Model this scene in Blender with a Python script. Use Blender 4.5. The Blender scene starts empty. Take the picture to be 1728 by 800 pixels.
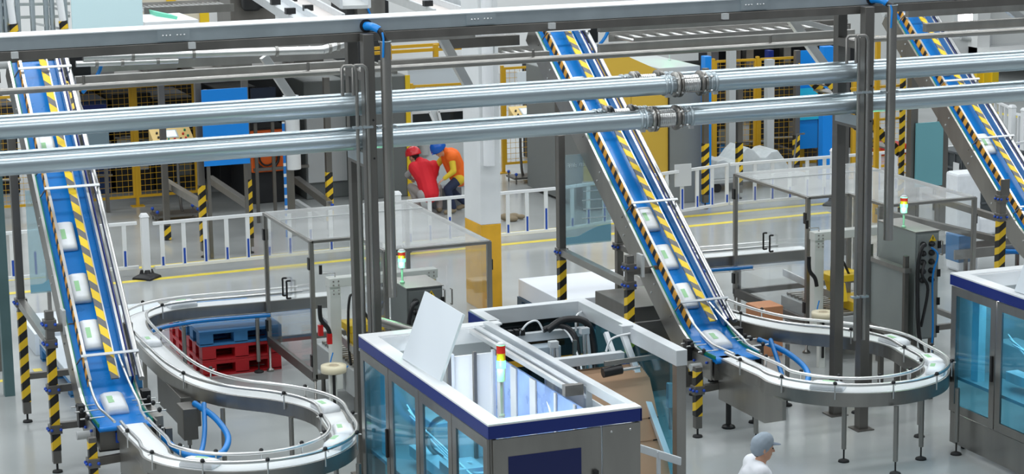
import bpy, bmesh, math, random
from mathutils import Vector, Matrix
random.seed(7)
S = bpy.context.scene
COL = S.collection
PI = math.pi
# ------------------------------------------------------------------ camera, world, lights
FPX, PIT, ROLL, YAW, CH = 3793.0, 0.1933, 0.01516, 0.37298, 8.0
cp, sp, cr, sr, cy, sy = math.cos(PIT), math.sin(PIT), math.cos(ROLL), math.sin(ROLL), math.cos(YAW), math.sin(YAW)
FWD = Vector((sy*cp, cy*cp, -sp)); _r = Vector((cy, -sy, 0)); _d = FWD.cross(_r)
RT = _r*cr + _d*sr; DN = _d*cr - _r*sr
CAM = Vector((0, 0, CH))
cam = bpy.data.objects.new('camera', bpy.data.cameras.new('camera')); COL.objects.link(cam)
m = Matrix((RT, -DN, -FWD)).transposed().to_4x4(); m.translation = CAM
cam.matrix_world = m
cam.data.lens = FPX*36/1728; cam.data.sensor_width = 36; cam.data.clip_end = 400; cam.data.clip_start = 0.5
S.camera = cam
S.view_settings.view_transform = 'Standard'; S.view_settings.look = 'None'; S.view_settings.gamma = 1
S.view_settings.use_curve_mapping = False
S.view_settings.exposure = 0.0

S.cycles.transparent_max_bounces = 40
W = bpy.data.worlds.new('world'); S.world = W; W.use_nodes = True
W.node_tree.nodes['Background'].inputs[0].default_value = (0.82, 0.91, 1.0, 1)
W.node_tree.nodes['Background'].inputs[1].default_value = 0.20

def area(name, loc, sx, sy_, power, col=(1, 1, 1), rot=(0, 0, 0)):
    d = bpy.data.lights.new(name, 'AREA'); d.shape = 'RECTANGLE'; d.size = sx; d.size_y = sy_; d.energy = power; d.color = col
    o = bpy.data.objects.new(name, d); COL.objects.link(o); o.location = loc; o.rotation_euler = rot
    return o
for yy, pw in ((16, 900), (23, 1000), (30, 1100), (37, 1200), (45, 1200), (54, 1500)):
    area('ceiling_strip_light', (14, yy, 12), 34, 0.8, pw*1.2, (0.94, 0.98, 1.0))
# large area light on the camera's left, aimed across the line
area('left_area_light', (-6, 20, 9), 6, 14, 900, (0.93, 0.97, 1), (0, -math.radians(55), 0))

def at(u, v, x=None, y=None, z=None):
    """the point of the plane x=, y= or z= that shows at pixel (u, v)"""
    d = FWD*FPX + RT*(u-864) + DN*(v-400)
    if z is not None: t = (z-CAM.z)/d.z
    elif y is not None: t = (y-CAM.y)/d.y
    else: t = (x-CAM.x)/d.x
    return CAM + d*t

# ------------------------------------------------------------------ materials
def mat(name, col, rough=0.5, metal=0.0, var=0.0, scale=6.0, stretch=(1, 1, 1), emit=None, alpha=1.0, trans=0.0, bump=0.0, coat=0.0):
    m = bpy.data.materials.new(name); m.use_nodes = True
    nt = m.node_tree; b = nt.nodes['Principled BSDF']
    b.inputs['Base Color'].default_value = (*col, 1); b.inputs['Roughness'].default_value = rough; b.inputs['Metallic'].default_value = metal
    b.inputs['Alpha'].default_value = alpha; b.inputs['Transmission Weight'].default_value = trans
    b.inputs['Coat Weight'].default_value = coat
    if emit: b.inputs['Emission Color'].default_value = (*emit[:3], 1); b.inputs['Emission Strength'].default_value = emit[3]
    if var or bump:
        tc = nt.nodes.new('ShaderNodeTexCoord'); mp = nt.nodes.new('ShaderNodeMapping'); mp.inputs['Scale'].default_value = stretch
        nz = nt.nodes.new('ShaderNodeTexNoise'); nz.inputs['Scale'].default_value = scale; nz.inputs['Detail'].default_value = 5
        nt.links.new(tc.outputs['Object'], mp.inputs[0]); nt.links.new(mp.outputs[0], nz.inputs['Vector'])
        if var:
            r = nt.nodes.new('ShaderNodeMapRange'); r.inputs[1].default_value = .3; r.inputs[2].default_value = .7
            r.inputs[3].default_value = 1-var; r.inputs[4].default_value = 1+var
            mx = nt.nodes.new('ShaderNodeVectorMath'); mx.operation = 'SCALE'; mx.inputs[0].default_value = col
            nt.links.new(nz.outputs['Fac'], r.inputs[0]); nt.links.new(r.outputs[0], mx.inputs['Scale']); nt.links.new(mx.outputs[0], b.inputs['Base Color'])
            r2 = nt.nodes.new('ShaderNodeMapRange'); r2.inputs[3].default_value = max(.02, rough-.12*min(1, var*4)); r2.inputs[4].default_value = min(1, rough+.12*min(1, var*4))
            nt.links.new(nz.outputs['Fac'], r2.inputs[0]); nt.links.new(r2.outputs[0], b.inputs['Roughness'])
        if bump:
            bp = nt.nodes.new('ShaderNodeBump'); bp.inputs['Strength'].default_value = bump; bp.inputs['Distance'].default_value = .01
            nt.links.new(nz.outputs['Fac'], bp.inputs['Height']); nt.links.new(bp.outputs[0], b.inputs['Normal'])
    return m
def stripes(name, ca, cb, period, direction, rough=.5, duty=.5):
    """diagonal stripes printed on tape; direction = weights of x, y, z"""
    m = mat(name, ca, rough); nt = m.node_tree; b = nt.nodes['Principled BSDF']
    tc = nt.nodes.new('ShaderNodeTexCoord'); dp = nt.nodes.new('ShaderNodeVectorMath'); dp.operation = 'DOT_PRODUCT'; dp.inputs[1].default_value = direction
    md = nt.nodes.new('ShaderNodeMath'); md.operation = 'MULTIPLY'; md.inputs[1].default_value = 1/period
    fr = nt.nodes.new('ShaderNodeMath'); fr.operation = 'FRACT'; gt = nt.nodes.new('ShaderNodeMath'); gt.operation = 'GREATER_THAN'; gt.inputs[1].default_value = duty
    mx = nt.nodes.new('ShaderNodeMix'); mx.data_type = 'RGBA'; mx.inputs[6].default_value = (*ca, 1); mx.inputs[7].default_value = (*cb, 1)
    nt.links.new(tc.outputs['Object'], dp.inputs[0]); nt.links.new(dp.outputs['Value'], md.inputs[0]); nt.links.new(md.outputs[0], fr.inputs[0])
    nt.links.new(fr.outputs[0], gt.inputs[0]); nt.links.new(gt.outputs[0], mx.inputs[0]); nt.links.new(mx.outputs[2], b.inputs['Base Color'])
    return m
STEEL = mat('brushed_steel', (.33, .32, .30), .33, .85, .12, 3, (1, 1, .25))
STEELD = mat('dull_steel', (.20, .19, .175), .40, .8, .12, 3, (1, 1, .3))
BRIGHT = mat('polished_steel', (.72, .72, .71), .3, .95, .06, 4)
GALV = mat('galvanised', (.43, .49, .52), .38, .7, .07, 3, (1, 1, 1))
PIPE = mat('galvanised_pipe', (.50, .58, .62), .30, .8, .05, 2, (.4, 1, 1))
ALU = mat('aluminium', (.66, .69, .71), .38, .35, .04, 4)
WHITE = mat('white_paint', (.82, .84, .85), .4)
WHITEC = mat('white_enamel', (.74, .76, .72), .35)
CHAIN = mat('white_slat_chain', (.86, .88, .88), .32, 0, .03, 40)
BELT = mat('blue_belt', (.008, .23, .70), .28, 0, .05, 5)
GREEN = mat('green_guide', (.0, .22, .12), .4)
NAVY = mat('navy_trim', (.005, .022, .19), .35)
NAVYP = mat('navy_panel', (.004, .012, .10), .3)
BLUEP = mat('blue_board', (.0, .23, .74), .45)
BLUEC = mat('blue_cable', (.0, .22, .66), .35)
BLUEB = mat('blue_bolt_cap', (.01, .07, .45), .4)
BLACK = mat('black_plastic', (.012, .012, .013), .4)
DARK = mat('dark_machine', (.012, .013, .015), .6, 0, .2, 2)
RUBBER = mat('black_rubber', (.02, .02, .02), .7)
YEL = mat('yellow_paint', (.60, .34, .012), .45, 0, .05, 2)
YELB = mat('bright_yellow_paint', (.85, .58, .02), .4)
YELP = mat('yellow_panel', (.62, .40, .05), .45, 0, .04, 1)
YLINE = mat('floor_line_yellow', (.82, .66, .08), .45, 0, .08, 6)
OCHRE = mat('column_yellow', (.75, .40, .02), .55, 0, .12, 3)
RED = mat('red_plastic', (.48, .012, .018), .42, 0, .08, 3)
PBLUE = mat('pallet_blue', (.04, .20, .45), .5, 0, .08, 3)
ORANGE = mat('orange_paint', (.80, .13, .01), .45)
GREYM = mat('grey_enclosure', (.15, .165, .16), .5, 0, .03, 2)
GREYL = mat('light_grey_paint', (.48, .50, .50), .45)
CARD = mat('cardboard', (.58, .38, .24), .8, 0, .05, 2)
PALE = mat('pale_cyan_panel', (.62, .82, .85), .5)
TEAL = mat('teal_panel', (.14, .36, .40), .5)
SLATE = mat('slate_panel', (.17, .24, .28), .5)
SHEETW = mat('white_sheet', (.76, .82, .87), .5)
GREYBL = mat('grey_blue_sheet', (.56, .62, .67), .5)
TAPE = mat('cream_tape', (.80, .72, .52), .35)
TAPEC = mat('tape_core', (.5, .42, .3), .7)
PACK = mat('white_film_pack', (.86, .89, .92), .3, 0, .05, 8, bump=.4)
PACKG = mat('green_print', (.35, .65, .35), .4)
REDP = mat('red_paint', (.55, .01, .01), .4)
SKIN = mat('skin', (.62, .34, .22), .55)
VESTR = mat('red_vest_cloth', (.75, .015, .03), .75)
VESTO = mat('orange_vest_cloth', (.95, .16, .01), .7)
SLEEVEY = mat('yellow_sleeve_cloth', (.70, .50, .03), .8)
TROUS = mat('navy_trousers', (.02, .03, .07), .85)
TROUG = mat('grey_trousers', (.36, .32, .30), .85)
GREYC = mat('grey_sleeve_cloth', (.42, .40, .40), .85)
HELB = mat('blue_helmet_shell', (.005, .10, .48), .25)
HELR = mat('red_helmet_shell', (.65, .02, .03), .25)
COAT = mat('white_coat_cloth', (.82, .84, .88), .8)
CAPG = mat('grey_cap_cloth', (.30, .36, .42), .8)
HAIR = mat('black_hair', (.01, .008, .007), .6)
BROWN = mat('brown_cloth', (.25, .2, .13), .9)
FILM = mat('clouded_film', (.75, .80, .82), .25, 0, .1, 5, bump=.8, alpha=.75)
DKGLASS = mat('dark_window', (.01, .013, .015), .08)
WALLM = mat('wall_white', (.86, .87, .86), .6, 0, .01, 1)
LAMPW = mat('lamp_face', (1, 1, 1), .5, emit=(1, 1, 1, 14))
SCREEN = mat('lit_screen', (.6, .7, .7), .2, emit=(.75, .85, .85, .6))
L_RED = mat('lamp_red_lens', (.55, .01, .01), .2, emit=(1, .02, .01, .12))
L_AMB = mat('lamp_amber_lens', (.75, .20, .01), .2, emit=(1, .3, .01, .08))
L_AMB2 = mat('lamp_yellow_lens', (.7, .7, .05), .2, emit=(.8, .9, .05, .6))
L_GRN = mat('lamp_green_lens', (.1, .9, .3), .2, emit=(.15, 1, .35, 2.6))
HZ_POST = stripes('hazard_tape_post', (.80, .52, .02), (.015, .014, .012), .215, (.75, -.35, -1), .45)
HZ_SIDE = stripes('hazard_tape_side', (.78, .36, .03), (.015, .013, .012), .17, (0, .8, .6), .5, .55)
HZ_TOP = stripes('hazard_tape_top', (.90, .62, .02), (.15, .15, .155), .27, (1.1, .82, .57), .45, .55)
BLUEWHITE = stripes('blue_white_tape', (.01, .2, .65), (.8, .82, .85), .2, (0, 0, 1), .5, .7)

def glass(name, col, alpha, rough=.05):
    """thin clear sheet: mostly see-through with a real glossy reflection"""
    m = bpy.data.materials.new(name); m.use_nodes = True; nt = m.node_tree; nt.nodes.clear()
    o = nt.nodes.new('ShaderNodeOutputMaterial'); t = nt.nodes.new('ShaderNodeBsdfTransparent'); t.inputs[0].default_value = (*col, 1)
    g = nt.nodes.new('ShaderNodeBsdfGlossy'); g.inputs['Roughness'].default_value = rough
    df = nt.nodes.new('ShaderNodeBsdfDiffuse'); df.inputs[0].default_value = (.85, .88, .88, 1)
    fr = nt.nodes.new('ShaderNodeFresnel'); ge = nt.nodes.new('ShaderNodeNewGeometry'); mr = nt.nodes.new('ShaderNodeMapRange')
    mr.inputs[3].default_value = 1.4; mr.inputs[4].default_value = 1/1.4; nt.links.new(ge.outputs['Backfacing'], mr.inputs[0]); nt.links.new(mr.outputs[0], fr.inputs[0])
    a = nt.nodes.new('ShaderNodeMixShader'); b = nt.nodes.new('ShaderNodeMixShader')
    nt.links.new(fr.outputs[0], a.inputs[0]); nt.links.new(t.outputs[0], a.inputs[1]); nt.links.new(g.outputs[0], a.inputs[2])
    b.inputs[0].default_value = alpha; nt.links.new(a.outputs[0], b.inputs[1]); nt.links.new(df.outputs[0], b.inputs[2])
    nt.links.new(b.outputs[0], o.inputs[0])
    return m
ACRYL = glass('clear_acrylic', (.985, .99, .99), .012)
ACRYLT = glass('hazy_acrylic', (.95, .96, .96), .14, .15)
BGLASS = glass('blue_tinted_glass', (.42, .76, .88), .012)
BANNER = glass('translucent_banner', (.70, .86, .90), .28, .3)

# ------------------------------------------------------------------ mesh builder
WLOC = {}
class MB:
    def __init__(s): s.v = []; s.f = []; s.sm = []
    def add(s, vs, fs, smooth=False):
        n = len(s.v); s.v += [Vector(p) for p in vs]; s.f += [tuple(i+n for i in f) for f in fs]; s.sm += [smooth]*len(fs); return s
    def box(s, a, b):
        x0, x1 = sorted((a[0], b[0])); y0, y1 = sorted((a[1], b[1])); z0, z1 = sorted((a[2], b[2]))
        return s.add([(x0,y0,z0),(x1,y0,z0),(x1,y1,z0),(x0,y1,z0),(x0,y0,z1),(x1,y0,z1),(x1,y1,z1),(x0,y1,z1)],
            [(0,3,2,1),(4,5,6,7),(0,1,5,4),(1,2,6,5),(2,3,7,6),(3,0,4,7)])
    def cb(s, c, d): return s.box([c[i]-d[i]/2 for i in range(3)], [c[i]+d[i]/2 for i in range(3)])
    def hexa(s, q, off):
        """quad q (4 points) given thickness by the vector off"""
        q = [Vector(p) for p in q]; off = Vector(off)
        n = (q[1]-q[0]).cross(q[2]-q[1])
        if n.dot(off) > 0: q = q[::-1]
        return s.add(q+[p+off for p in q], [(0,1,2,3),(7,6,5,4),(0,4,5,1),(1,5,6,2),(2,6,7,3),(3,7,4,0)])
    def bar(s, p, q, w, h, up=(0, 0, 1)):
        """rectangular bar from p to q, w wide, h along up"""
        p = Vector(p); q = Vector(q); t = (q-p).normalized(); u = Vector(up)
        if abs(t.dot(u)) > .98: u = Vector((0, 1, 0))
        l = t.cross(u).normalized()*w/2; n = l.cross(t).normalized()*h/2
        vs = [p-l-n, p+l-n, p+l+n, p-l+n, q-l-n, q+l-n, q+l+n, q-l+n]
        return s.add(vs, [(0,1,2,3),(7,6,5,4),(4,5,1,0),(5,6,2,1),(6,7,3,2),(7,4,0,3)])
    def tube(s, pts, r, n=10, closed=False, r2=None):
        pts = [Vector(p) for p in pts]; N = len(pts); rings = []; pu = None
        for i, p in enumerate(pts):
            if closed: t = pts[(i+1) % N]-pts[i-1]
            else: t = pts[min(i+1, N-1)]-pts[max(i-1, 0)]
            t.normalize()
            if pu is None: pu = Vector((0, 0, 1)) if abs(t.z) < .9 else Vector((0, 1, 0))
            a = (pu - t*pu.dot(t)); a.normalize(); pu = a; b = t.cross(a)
            rr = r if r2 is None else r+(r2-r)*i/(N-1)
            rings.append([p+(a*math.cos(2*PI*k/n)+b*math.sin(2*PI*k/n))*rr for k in range(n)])
        vs = [v for g in rings for v in g]; fs = []
        for i in range(N if closed else N-1):
            j = (i+1) % N
            for k in range(n): fs.append((i*n+k, i*n+(k+1) % n, j*n+(k+1) % n, j*n+k))
        s.add(vs, fs, True)
        if not closed:
            s.add(rings[0], [tuple(range(n))[::-1]]); s.add(rings[-1], [tuple(range(n))])
        return s
    def cyl(s, p, q, r, n=14, r2=None): return s.tube([p, q], r, n, r2=r2)
    def lathe(s, c, prof, n=16, axis='z'):
        """profile of (radius, height) pairs turned about an axis through c"""
        c = Vector(c); vs = []
        for (r, h) in prof:
            for k in range(n):
                a = 2*PI*k/n; u, v = r*math.cos(a), r*math.sin(a)
                vs.append(c + (Vector((u, v, h)) if axis == 'z' else Vector((h, u, v)) if axis == 'x' else Vector((v, h, u))))
        m_ = len(prof); fs = [(i*n+k, i*n+(k+1) % n, (i+1)*n+(k+1) % n, (i+1)*n+k) for i in range(m_-1) for k in range(n)]
        fs += [tuple(range(n))[::-1], tuple((m_-1)*n+k for k in range(n))]
        return s.add(vs, fs, True)
    def ball(s, c, rx, ry=None, rz=None, n=12, m_=8):
        ry = ry or rx; rz = rz or rx; c = Vector(c); vs = [c+Vector((0, 0, -rz))]
        for i in range(1, m_):
            a = -PI/2+PI*i/m_
            for k in range(n): b = 2*PI*k/n; vs.append(c+Vector((rx*math.cos(a)*math.cos(b), ry*math.cos(a)*math.sin(b), rz*math.sin(a))))
        vs.append(c+Vector((0, 0, rz))); fs = [(0, 1+(k+1) % n, 1+k) for k in range(n)]
        for i in range(m_-2):
            for k in range(n): fs.append((1+i*n+k, 1+i*n+(k+1) % n, 1+(i+1)*n+(k+1) % n, 1+(i+1)*n+k))
        L = len(vs)-1; fs += [(1+(m_-2)*n+k, 1+(m_-2)*n+(k+1) % n, L) for k in range(n)]
        return s.add(vs, fs, True)
    def sweep(s, pts, sec, up=Vector((0, 0, 1)), smooth=False):
        """sec: (lateral, normal) polygon swept along pts"""
        pts = [Vector(p) for p in pts]; N = len(pts); n = len(sec); vs = []
        for i, p in enumerate(pts):
            t = (pts[min(i+1, N-1)]-pts[max(i-1, 0)]).normalized(); l = t.cross(up).normalized(); nn = l.cross(t)
            vs += [p+l*a+nn*b for a, b in sec]
        fs = [(i*n+k, (i+1)*n+k, (i+1)*n+(k+1) % n, i*n+(k+1) % n) for i in range(N-1) for k in range(n)]
        fs += [tuple(range(n)), tuple((N-1)*n+k for k in range(n))[::-1]]
        return s.add(vs, fs, smooth)
    def prism(s, poly, a, b, axis='x'):
        """polygon of 2-D points extruded from a to b along an axis; poly is (y,z) for x, (x,z) for y, (x,y) for z"""
        def P(u, v, w): return (w, u, v) if axis == 'x' else (u, w, v) if axis == 'y' else (u, v, w)
        n = len(poly); vs = [P(u, v, a) for u, v in poly]+[P(u, v, b) for u, v in poly]
        return s.add(vs, [tuple(range(n)), tuple(range(2*n-1, n-1, -1))]+[(i, i+n, (i+1) % n+n, (i+1) % n) for i in range(n)])
    def capsule(s, p, q, r1, r2, n=12):
        p = Vector(p); q = Vector(q); d = (q-p); L = d.length
        if L < 1e-5: return s.ball(p, r1)
        t = d/L; pts = []; rad = []
        for a in (-80, -55, -25, 0): pts.append(p+t*r1*math.sin(math.radians(a))); rad.append(max(.1*r1, r1*math.cos(math.radians(a))))
        for a in (0, 25, 55, 80): pts.append(q+t*r2*math.sin(math.radians(a))); rad.append(max(.1*r2, r2*math.cos(math.radians(a))))
        u = Vector((0, 0, 1)) if abs(t.z) < .9 else Vector((0, 1, 0)); a_ = (u-t*u.dot(t)).normalized(); b_ = t.cross(a_)
        vs = [c+(a_*math.cos(2*PI*k/n)+b_*math.sin(2*PI*k/n))*rr for c, rr in zip(pts, rad) for k in range(n)]
        m_ = len(pts); fs = [(i*n+k, i*n+(k+1) % n, (i+1)*n+(k+1) % n, (i+1)*n+k) for i in range(m_-1) for k in range(n)]
        fs += [tuple(range(n))[::-1], tuple((m_-1)*n+k for k in range(n))]
        return s.add(vs, fs, True)
    def build(s, name, mt, parent=None, bevel=0.0, remesh=0.0, label=None):
        me = bpy.data.meshes.new(name); off = WLOC.get(parent.name, Vector()) if parent else Vector()
        if parent is None and s.v:
            lo = Vector([min(v[i] for v in s.v) for i in range(3)]); hi = Vector([max(v[i] for v in s.v) for i in range(3)])
            off = Vector(((lo.x+hi.x)/2, (lo.y+hi.y)/2, lo.z))
        me.from_pydata([v-off for v in s.v], [], s.f); me.materials.append(mt)
        bm = bmesh.new(); bm.from_mesh(me); bmesh.ops.recalc_face_normals(bm, faces=bm.faces); bm.to_mesh(me); bm.free()
        me.polygons.foreach_set('use_smooth', s.sm)
        o = bpy.data.objects.new(name, me); COL.objects.link(o)
        if parent: o.parent = parent; WLOC[o.name] = off
        else: o.location = off; WLOC[o.name] = off
        if bevel:
            b = o.modifiers.new('bevel', 'BEVEL'); b.width = bevel; b.segments = 2; b.limit_method = 'ANGLE'
        if remesh:
            r = o.modifiers.new('remesh', 'REMESH'); r.mode = 'VOXEL'; r.voxel_size = remesh; r.use_smooth_shade = True
            k = o.modifiers.new('smooth', 'SMOOTH'); k.factor = .5; k.iterations = 4
        if label: o['label'] = label
        return o
def thing(name, label, cat, loc=(0, 0, 0), group=None):
    o = bpy.data.objects.new(name, None); COL.objects.link(o); o.location = loc; o.empty_display_size = .1
    WLOC[o.name] = Vector(loc); o['label'] = label; o['category'] = cat
    if group: o['group'] = group
    return o
def tag(o, label, cat, group=None):
    o['label'] = label; o['category'] = cat
    if group: o['group'] = group
    return o
def struct(o): o['kind'] = 'structure'; return o
def dup(root, dloc, label=None, group=None):
    r = root.copy(); COL.objects.link(r); r.location = Vector(root.location)+Vector(dloc)
    if label: r['label'] = label
    if group: r['group'] = group
    for ch in list(root.children):
        c = ch.copy(); COL.objects.link(c); c.parent = r
        for g in list(ch.children):
            d = g.copy(); COL.objects.link(d); d.parent = c
            for h in list(g.children): pass
    return r
def smoothpath(P, n=8, closed=False):
    P = [Vector(p) for p in P]; out = []; N = len(P)
    for i in range(N-1):
        p0 = P[max(i-1, 0)]; p1 = P[i]; p2 = P[i+1]; p3 = P[min(i+2, N-1)]
        for k in range(n):
            t = k/n; out.append(.5*((2*p1)+(p2-p0)*t+(2*p0-5*p1+4*p2-p3)*t*t+(3*p1-p0-3*p2+p3)*t**3))
    return out+[P[-1]]
def arc(c, r, a0, a1, n=14, z=None):
    return [Vector((c[0]+r*math.cos(math.radians(a0+(a1-a0)*i/n)), c[1]+r*math.sin(math.radians(a0+(a1-a0)*i/n)), c[2])) for i in range(n+1)]
# ------------------------------------------------------------------ the hall
FLOORM = mat('epoxy_floor', (.40, .42, .415), .17, 0, .12, .45, bump=.02)
struct(MB().box((-12, 8, -.2), (75, 68, 0)).build('floor', FLOORM))
struct(MB().box((-12, 61.6, 0), (42, 61.9, 13)).build('wall_back', WALLM))
wb = MB()
wb.box((29, 55, 0), (75, 55.3, 13))
struct(wb.build('wall_right', mat('wall_cladding', (.84, .85, .83), .6, 0, .01, 1)))
t1 = MB()
for i in range(16): t1.box((29.2+i*2.2, 54.97, 0), (29.23+i*2.2, 55, 9))
struct(t1.build('trim_1', GREYL))
def line(name, a, b, w):
    mb = MB(); p = at(*a, z=0); q = at(*b, z=0); mb.bar((p.x, p.y, .002), (q.x, q.y, .002), w, .004); return struct(mb.build(name, YLINE))
line('floor_marking', (-40, 477.5), (1400, 343), .16)
line('floor_marking', (-40, 501), (1400, 358.5), .16)
for k, (x, y, sx, sy_) in enumerate(((4.15, 31.3, .5, .12), (5.0, 31.35, .12, .5), (5.4, 30.0, .35, .12), (5.45, 30.1, .12, .4))):
    struct(MB().box((x, y, 0), (x+sx, y+sy_, .004)).build('floor_marking', YLINE))
struct(MB().box((17.6, 27.2, 0), (21, 27.35, .004)).build('floor_marking', YLINE))
line('floor_marking', (1660, 186), (1790, 212), .2)

# ------------------------------------------------------------------ overhead line: trunking, pipes, columns
cd = thing('cable_trunking', 'long galvanised square cable trunking carried across the tops of the tall column pairs', 'cable duct', (3, 24.35, 5.40))
MB().box((2.0, 24.36, 5.405), (24, 24.80, 5.55)).build('trunk_body', GALV, cd, .006)
MB().box((2.0, 24.35, 5.55), (24, 24.81, 5.562)).build('lid', mat('trunk_lid', (.78, .82, .83), .35, .4, .04, 3), cd)
for u, v in ((293, 61), (812, 30), (1273, 5)):
    p = at(u, v, y=24.34); jp = MB().box((p.x-.18, 24.335, 5.425), (p.x+.18, 24.36, 5.54)).build('joint_plate', GALV, cd)
    for k in (-.12, -.08, -.04, .04, .08, .12):
        MB().lathe((p.x+k, 24.335, 5.485), [(.010, 0), (.010, -.008), (.005, -.012)], 8, 'y').build('bolt', BRIGHT, jp)
for u in (24, 323, 930, 1222):
    p = at(u, 90-u*.045, y=24.33); MB().box((p.x-.035, 24.27, 5.33), (p.x+.035, 24.35, 5.40)).build('bracket', GREYL, cd)
sb = MB().box((2.0, 24.34, 5.30), (24, 24.48, 5.40)).build('support_beam', STEELD, None, .004)
tag(sb, 'dull steel box beam running directly beneath the galvanised cable trunking', 'beam')

def column_pair(dx, where):
    t = thing('column_pair', 'pair of tall stainless posts '+where, 'column', (7.75+dx, 24.21, 0), 'tall column pairs carrying the pipes')
    x = 7.75+dx; z1 = 5.40
    MB().box((x-.065, 24.15, 0), (x+.065, 24.28, z1)).build('post', STEELD, t, .006)
    MB().box((x-.02, 24.89, 0), (x+.11, 25.02, z1-.1)).build('post', STEELD, t, .006)
    for z in (4.86, 3.86):
        MB().box((x-.05, 24.28, z), (x+.05, 24.89, z+.1)).build('cross_bar', STEELD, t)
    MB().box((x-.06, 24.29, 3.90), (x-.05, 24.88, 4.03)).build('gusset_plate', GALV, t)
    for z, y in ((4.42, 24.147), (3.98, 24.147)):
        MB().cyl((x+.03, y, z), (x+.03, y-.004, z), .012, 10).build('bolt_hole', BLACK, t)
    MB().box((x-.12, 24.09, -.0), (x+.12, 24.34, .015)).build('base_plate', STEELD, t)
    MB().box((x-.08, 24.83, -.0), (x+.17, 25.08, .015)).build('base_plate', STEELD, t)
    return t
column_pair(0, 'standing behind the open-topped machine with the upright white sheet')
column_pair(6.48, 'standing in front of the second clear enclosure')

def galv_pipe(y, z, r, xj, label, dark=0):
    """xj: x of the bellows coupling"""
    t = thing('galvanised_pipe', label, 'pipe', (2.5, y, z), 'large galvanised pipes in two levels')
    MB().cyl((2.2, y, z), (xj-.30, y, z), r, 28).build('pipe_run', PIPE, t)
    MB().cyl((xj+.34, y, z), (26, y, z), r, 28).build('pipe_run', PIPE, t)
    bl = [(r*.8, -.12)]
    for k in range(8):
        a = -.115+k*.029; bl += [(r*.70, a), (r*.92, a+.008), (r*1.0, a+.0145), (r*.92, a+.021)]
    bl += [(r*.8, .12)]
    MB().lathe((xj, y, z), bl, 24, 'x').build('bellows', BRIGHT, t)
    for k, xx in enumerate((-.34, -.27, -.19, -.14, .14, .19, .26, .33)):
        fr = r*(1.38 if k in (2, 3, 4) else 1.24 if k == 5 else 1.13)
        MB().lathe((xj+xx, y, z), [(r*.85, -.02), (fr, -.014), (fr, .014), (r*.85, .02)], 24, 'x').build('flange', STEELD if k in (3, 4) else STEEL if k in (2, 5) else GALV, t)
    MB().cyl((xj-.31, y, z), (xj-.12, y, z), r*.95, 24).build('coupling_sleeve', GALV, t)
    MB().cyl((xj+.12, y, z), (xj+.35, y, z), r*.95, 24).build('coupling_sleeve', GALV, t)
    for a in (35, 145, 215, 325):
        yy = y+math.cos(math.radians(a))*r*1.3; zz = z+math.sin(math.radians(a))*r*1.3
        b = MB().cyl((xj-.28, yy, zz), (xj+.28, yy, zz), .006, 6)
        b.build('tie_rod', STEELD, t)
        nb = MB()
        for xx in (-.22, -.15, .15, .24): nb.cyl((xj+xx-.012, yy, zz), (xj+xx+.012, yy, zz), .016, 6)
        nb.build('nut', BRIGHT, t)
    for xx in (-.315, .33):
        MB().cb((xj+xx, y-r*.4, z-r*1.05), (.05, .05, .05)).build('clamp_bolt', BRIGHT, t)
    return t
xa = at(1163, 140, y=24.45).x; xb = at(1122, 198, y=24.45).x
galv_pipe(24.45, 4.555, .112, xa, 'upper galvanised pipe nearest the camera, its steel bellows above the lower one')
galv_pipe(24.76, 4.555, .112, xa-.42, 'upper galvanised pipe at the rear, mostly hidden behind the front upper pipe')
galv_pipe(24.45, 4.155, .112, xb, 'lower galvanised pipe nearest the camera, with steel bellows over the inclined conveyor')
galv_pipe(24.76, 4.155, .112, xb-.45, 'lower galvanised pipe at the rear, mostly hidden behind the front lower pipe')

def riser(dx, xoff, ztop, zbot, where):
    x = 7.90+dx+xoff; y = 24.1
    t = thing('cable_riser', 'vertical round cable riser with blue taped elbow, '+where, 'conduit', (x, y, zbot), 'cable risers dropping from the trunking')
    MB().cyl((x, y, zbot), (x, y, ztop), .062, 20).build('riser_pipe', STEEL, t)
    MB().lathe((x, y, ztop), [(.07, -.012), (.07, .0), (.05, .0)], 20).build('collar', GALV, t)
    pts = arc((0, 0, 0), .13, 180, 90, 8)
    el = [Vector((x-.14, 24.36, 5.47)), Vector((x-.12, 24.28, 5.475)), Vector((x-.09, 24.18, 5.465)), Vector((x-.04, 24.12, 5.42)), Vector((x, y, ztop-.02))]
    ce = MB().tube(smoothpath(el, 6), .035, 10).build('cable_bundle', BLACK, t)
    MB().tube(smoothpath(el, 6)[1:17], .05, 12, r2=.042).build('blue_wrapping', BLUEC, t)
    MB().tube([(x-.045, 24.06, 5.42), (x-.042, 24.035, 5.35), (x-.05, 24.03, 5.24), (x-.055, 24.03, 5.14)], .012, 6).build('tape_tail', BLUEC, t)
    MB().tube([(x-.14, 24.362, 5.475), (x-.14, 24.352, 5.475)], .075, 20).build('grommet', BLACK, t)
    MB().box((x-.11, 24.1, 4.33), (x+.11, 24.17, 4.35)).build('clamp', GALV, t)
    for s_ in (-1, 1): MB().cyl((x+s_*.09, 24.09, 4.34), (x+s_*.09, 24.02, 4.34), .008, 6).build('clamp_bolt', BRIGHT, t)
riser(0, .03, 5.32, 2.36, 'ending beside the left tower lamp')
riser(6.48, .13, 5.42, 2.46, 'in front of the second clear enclosure')
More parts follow.
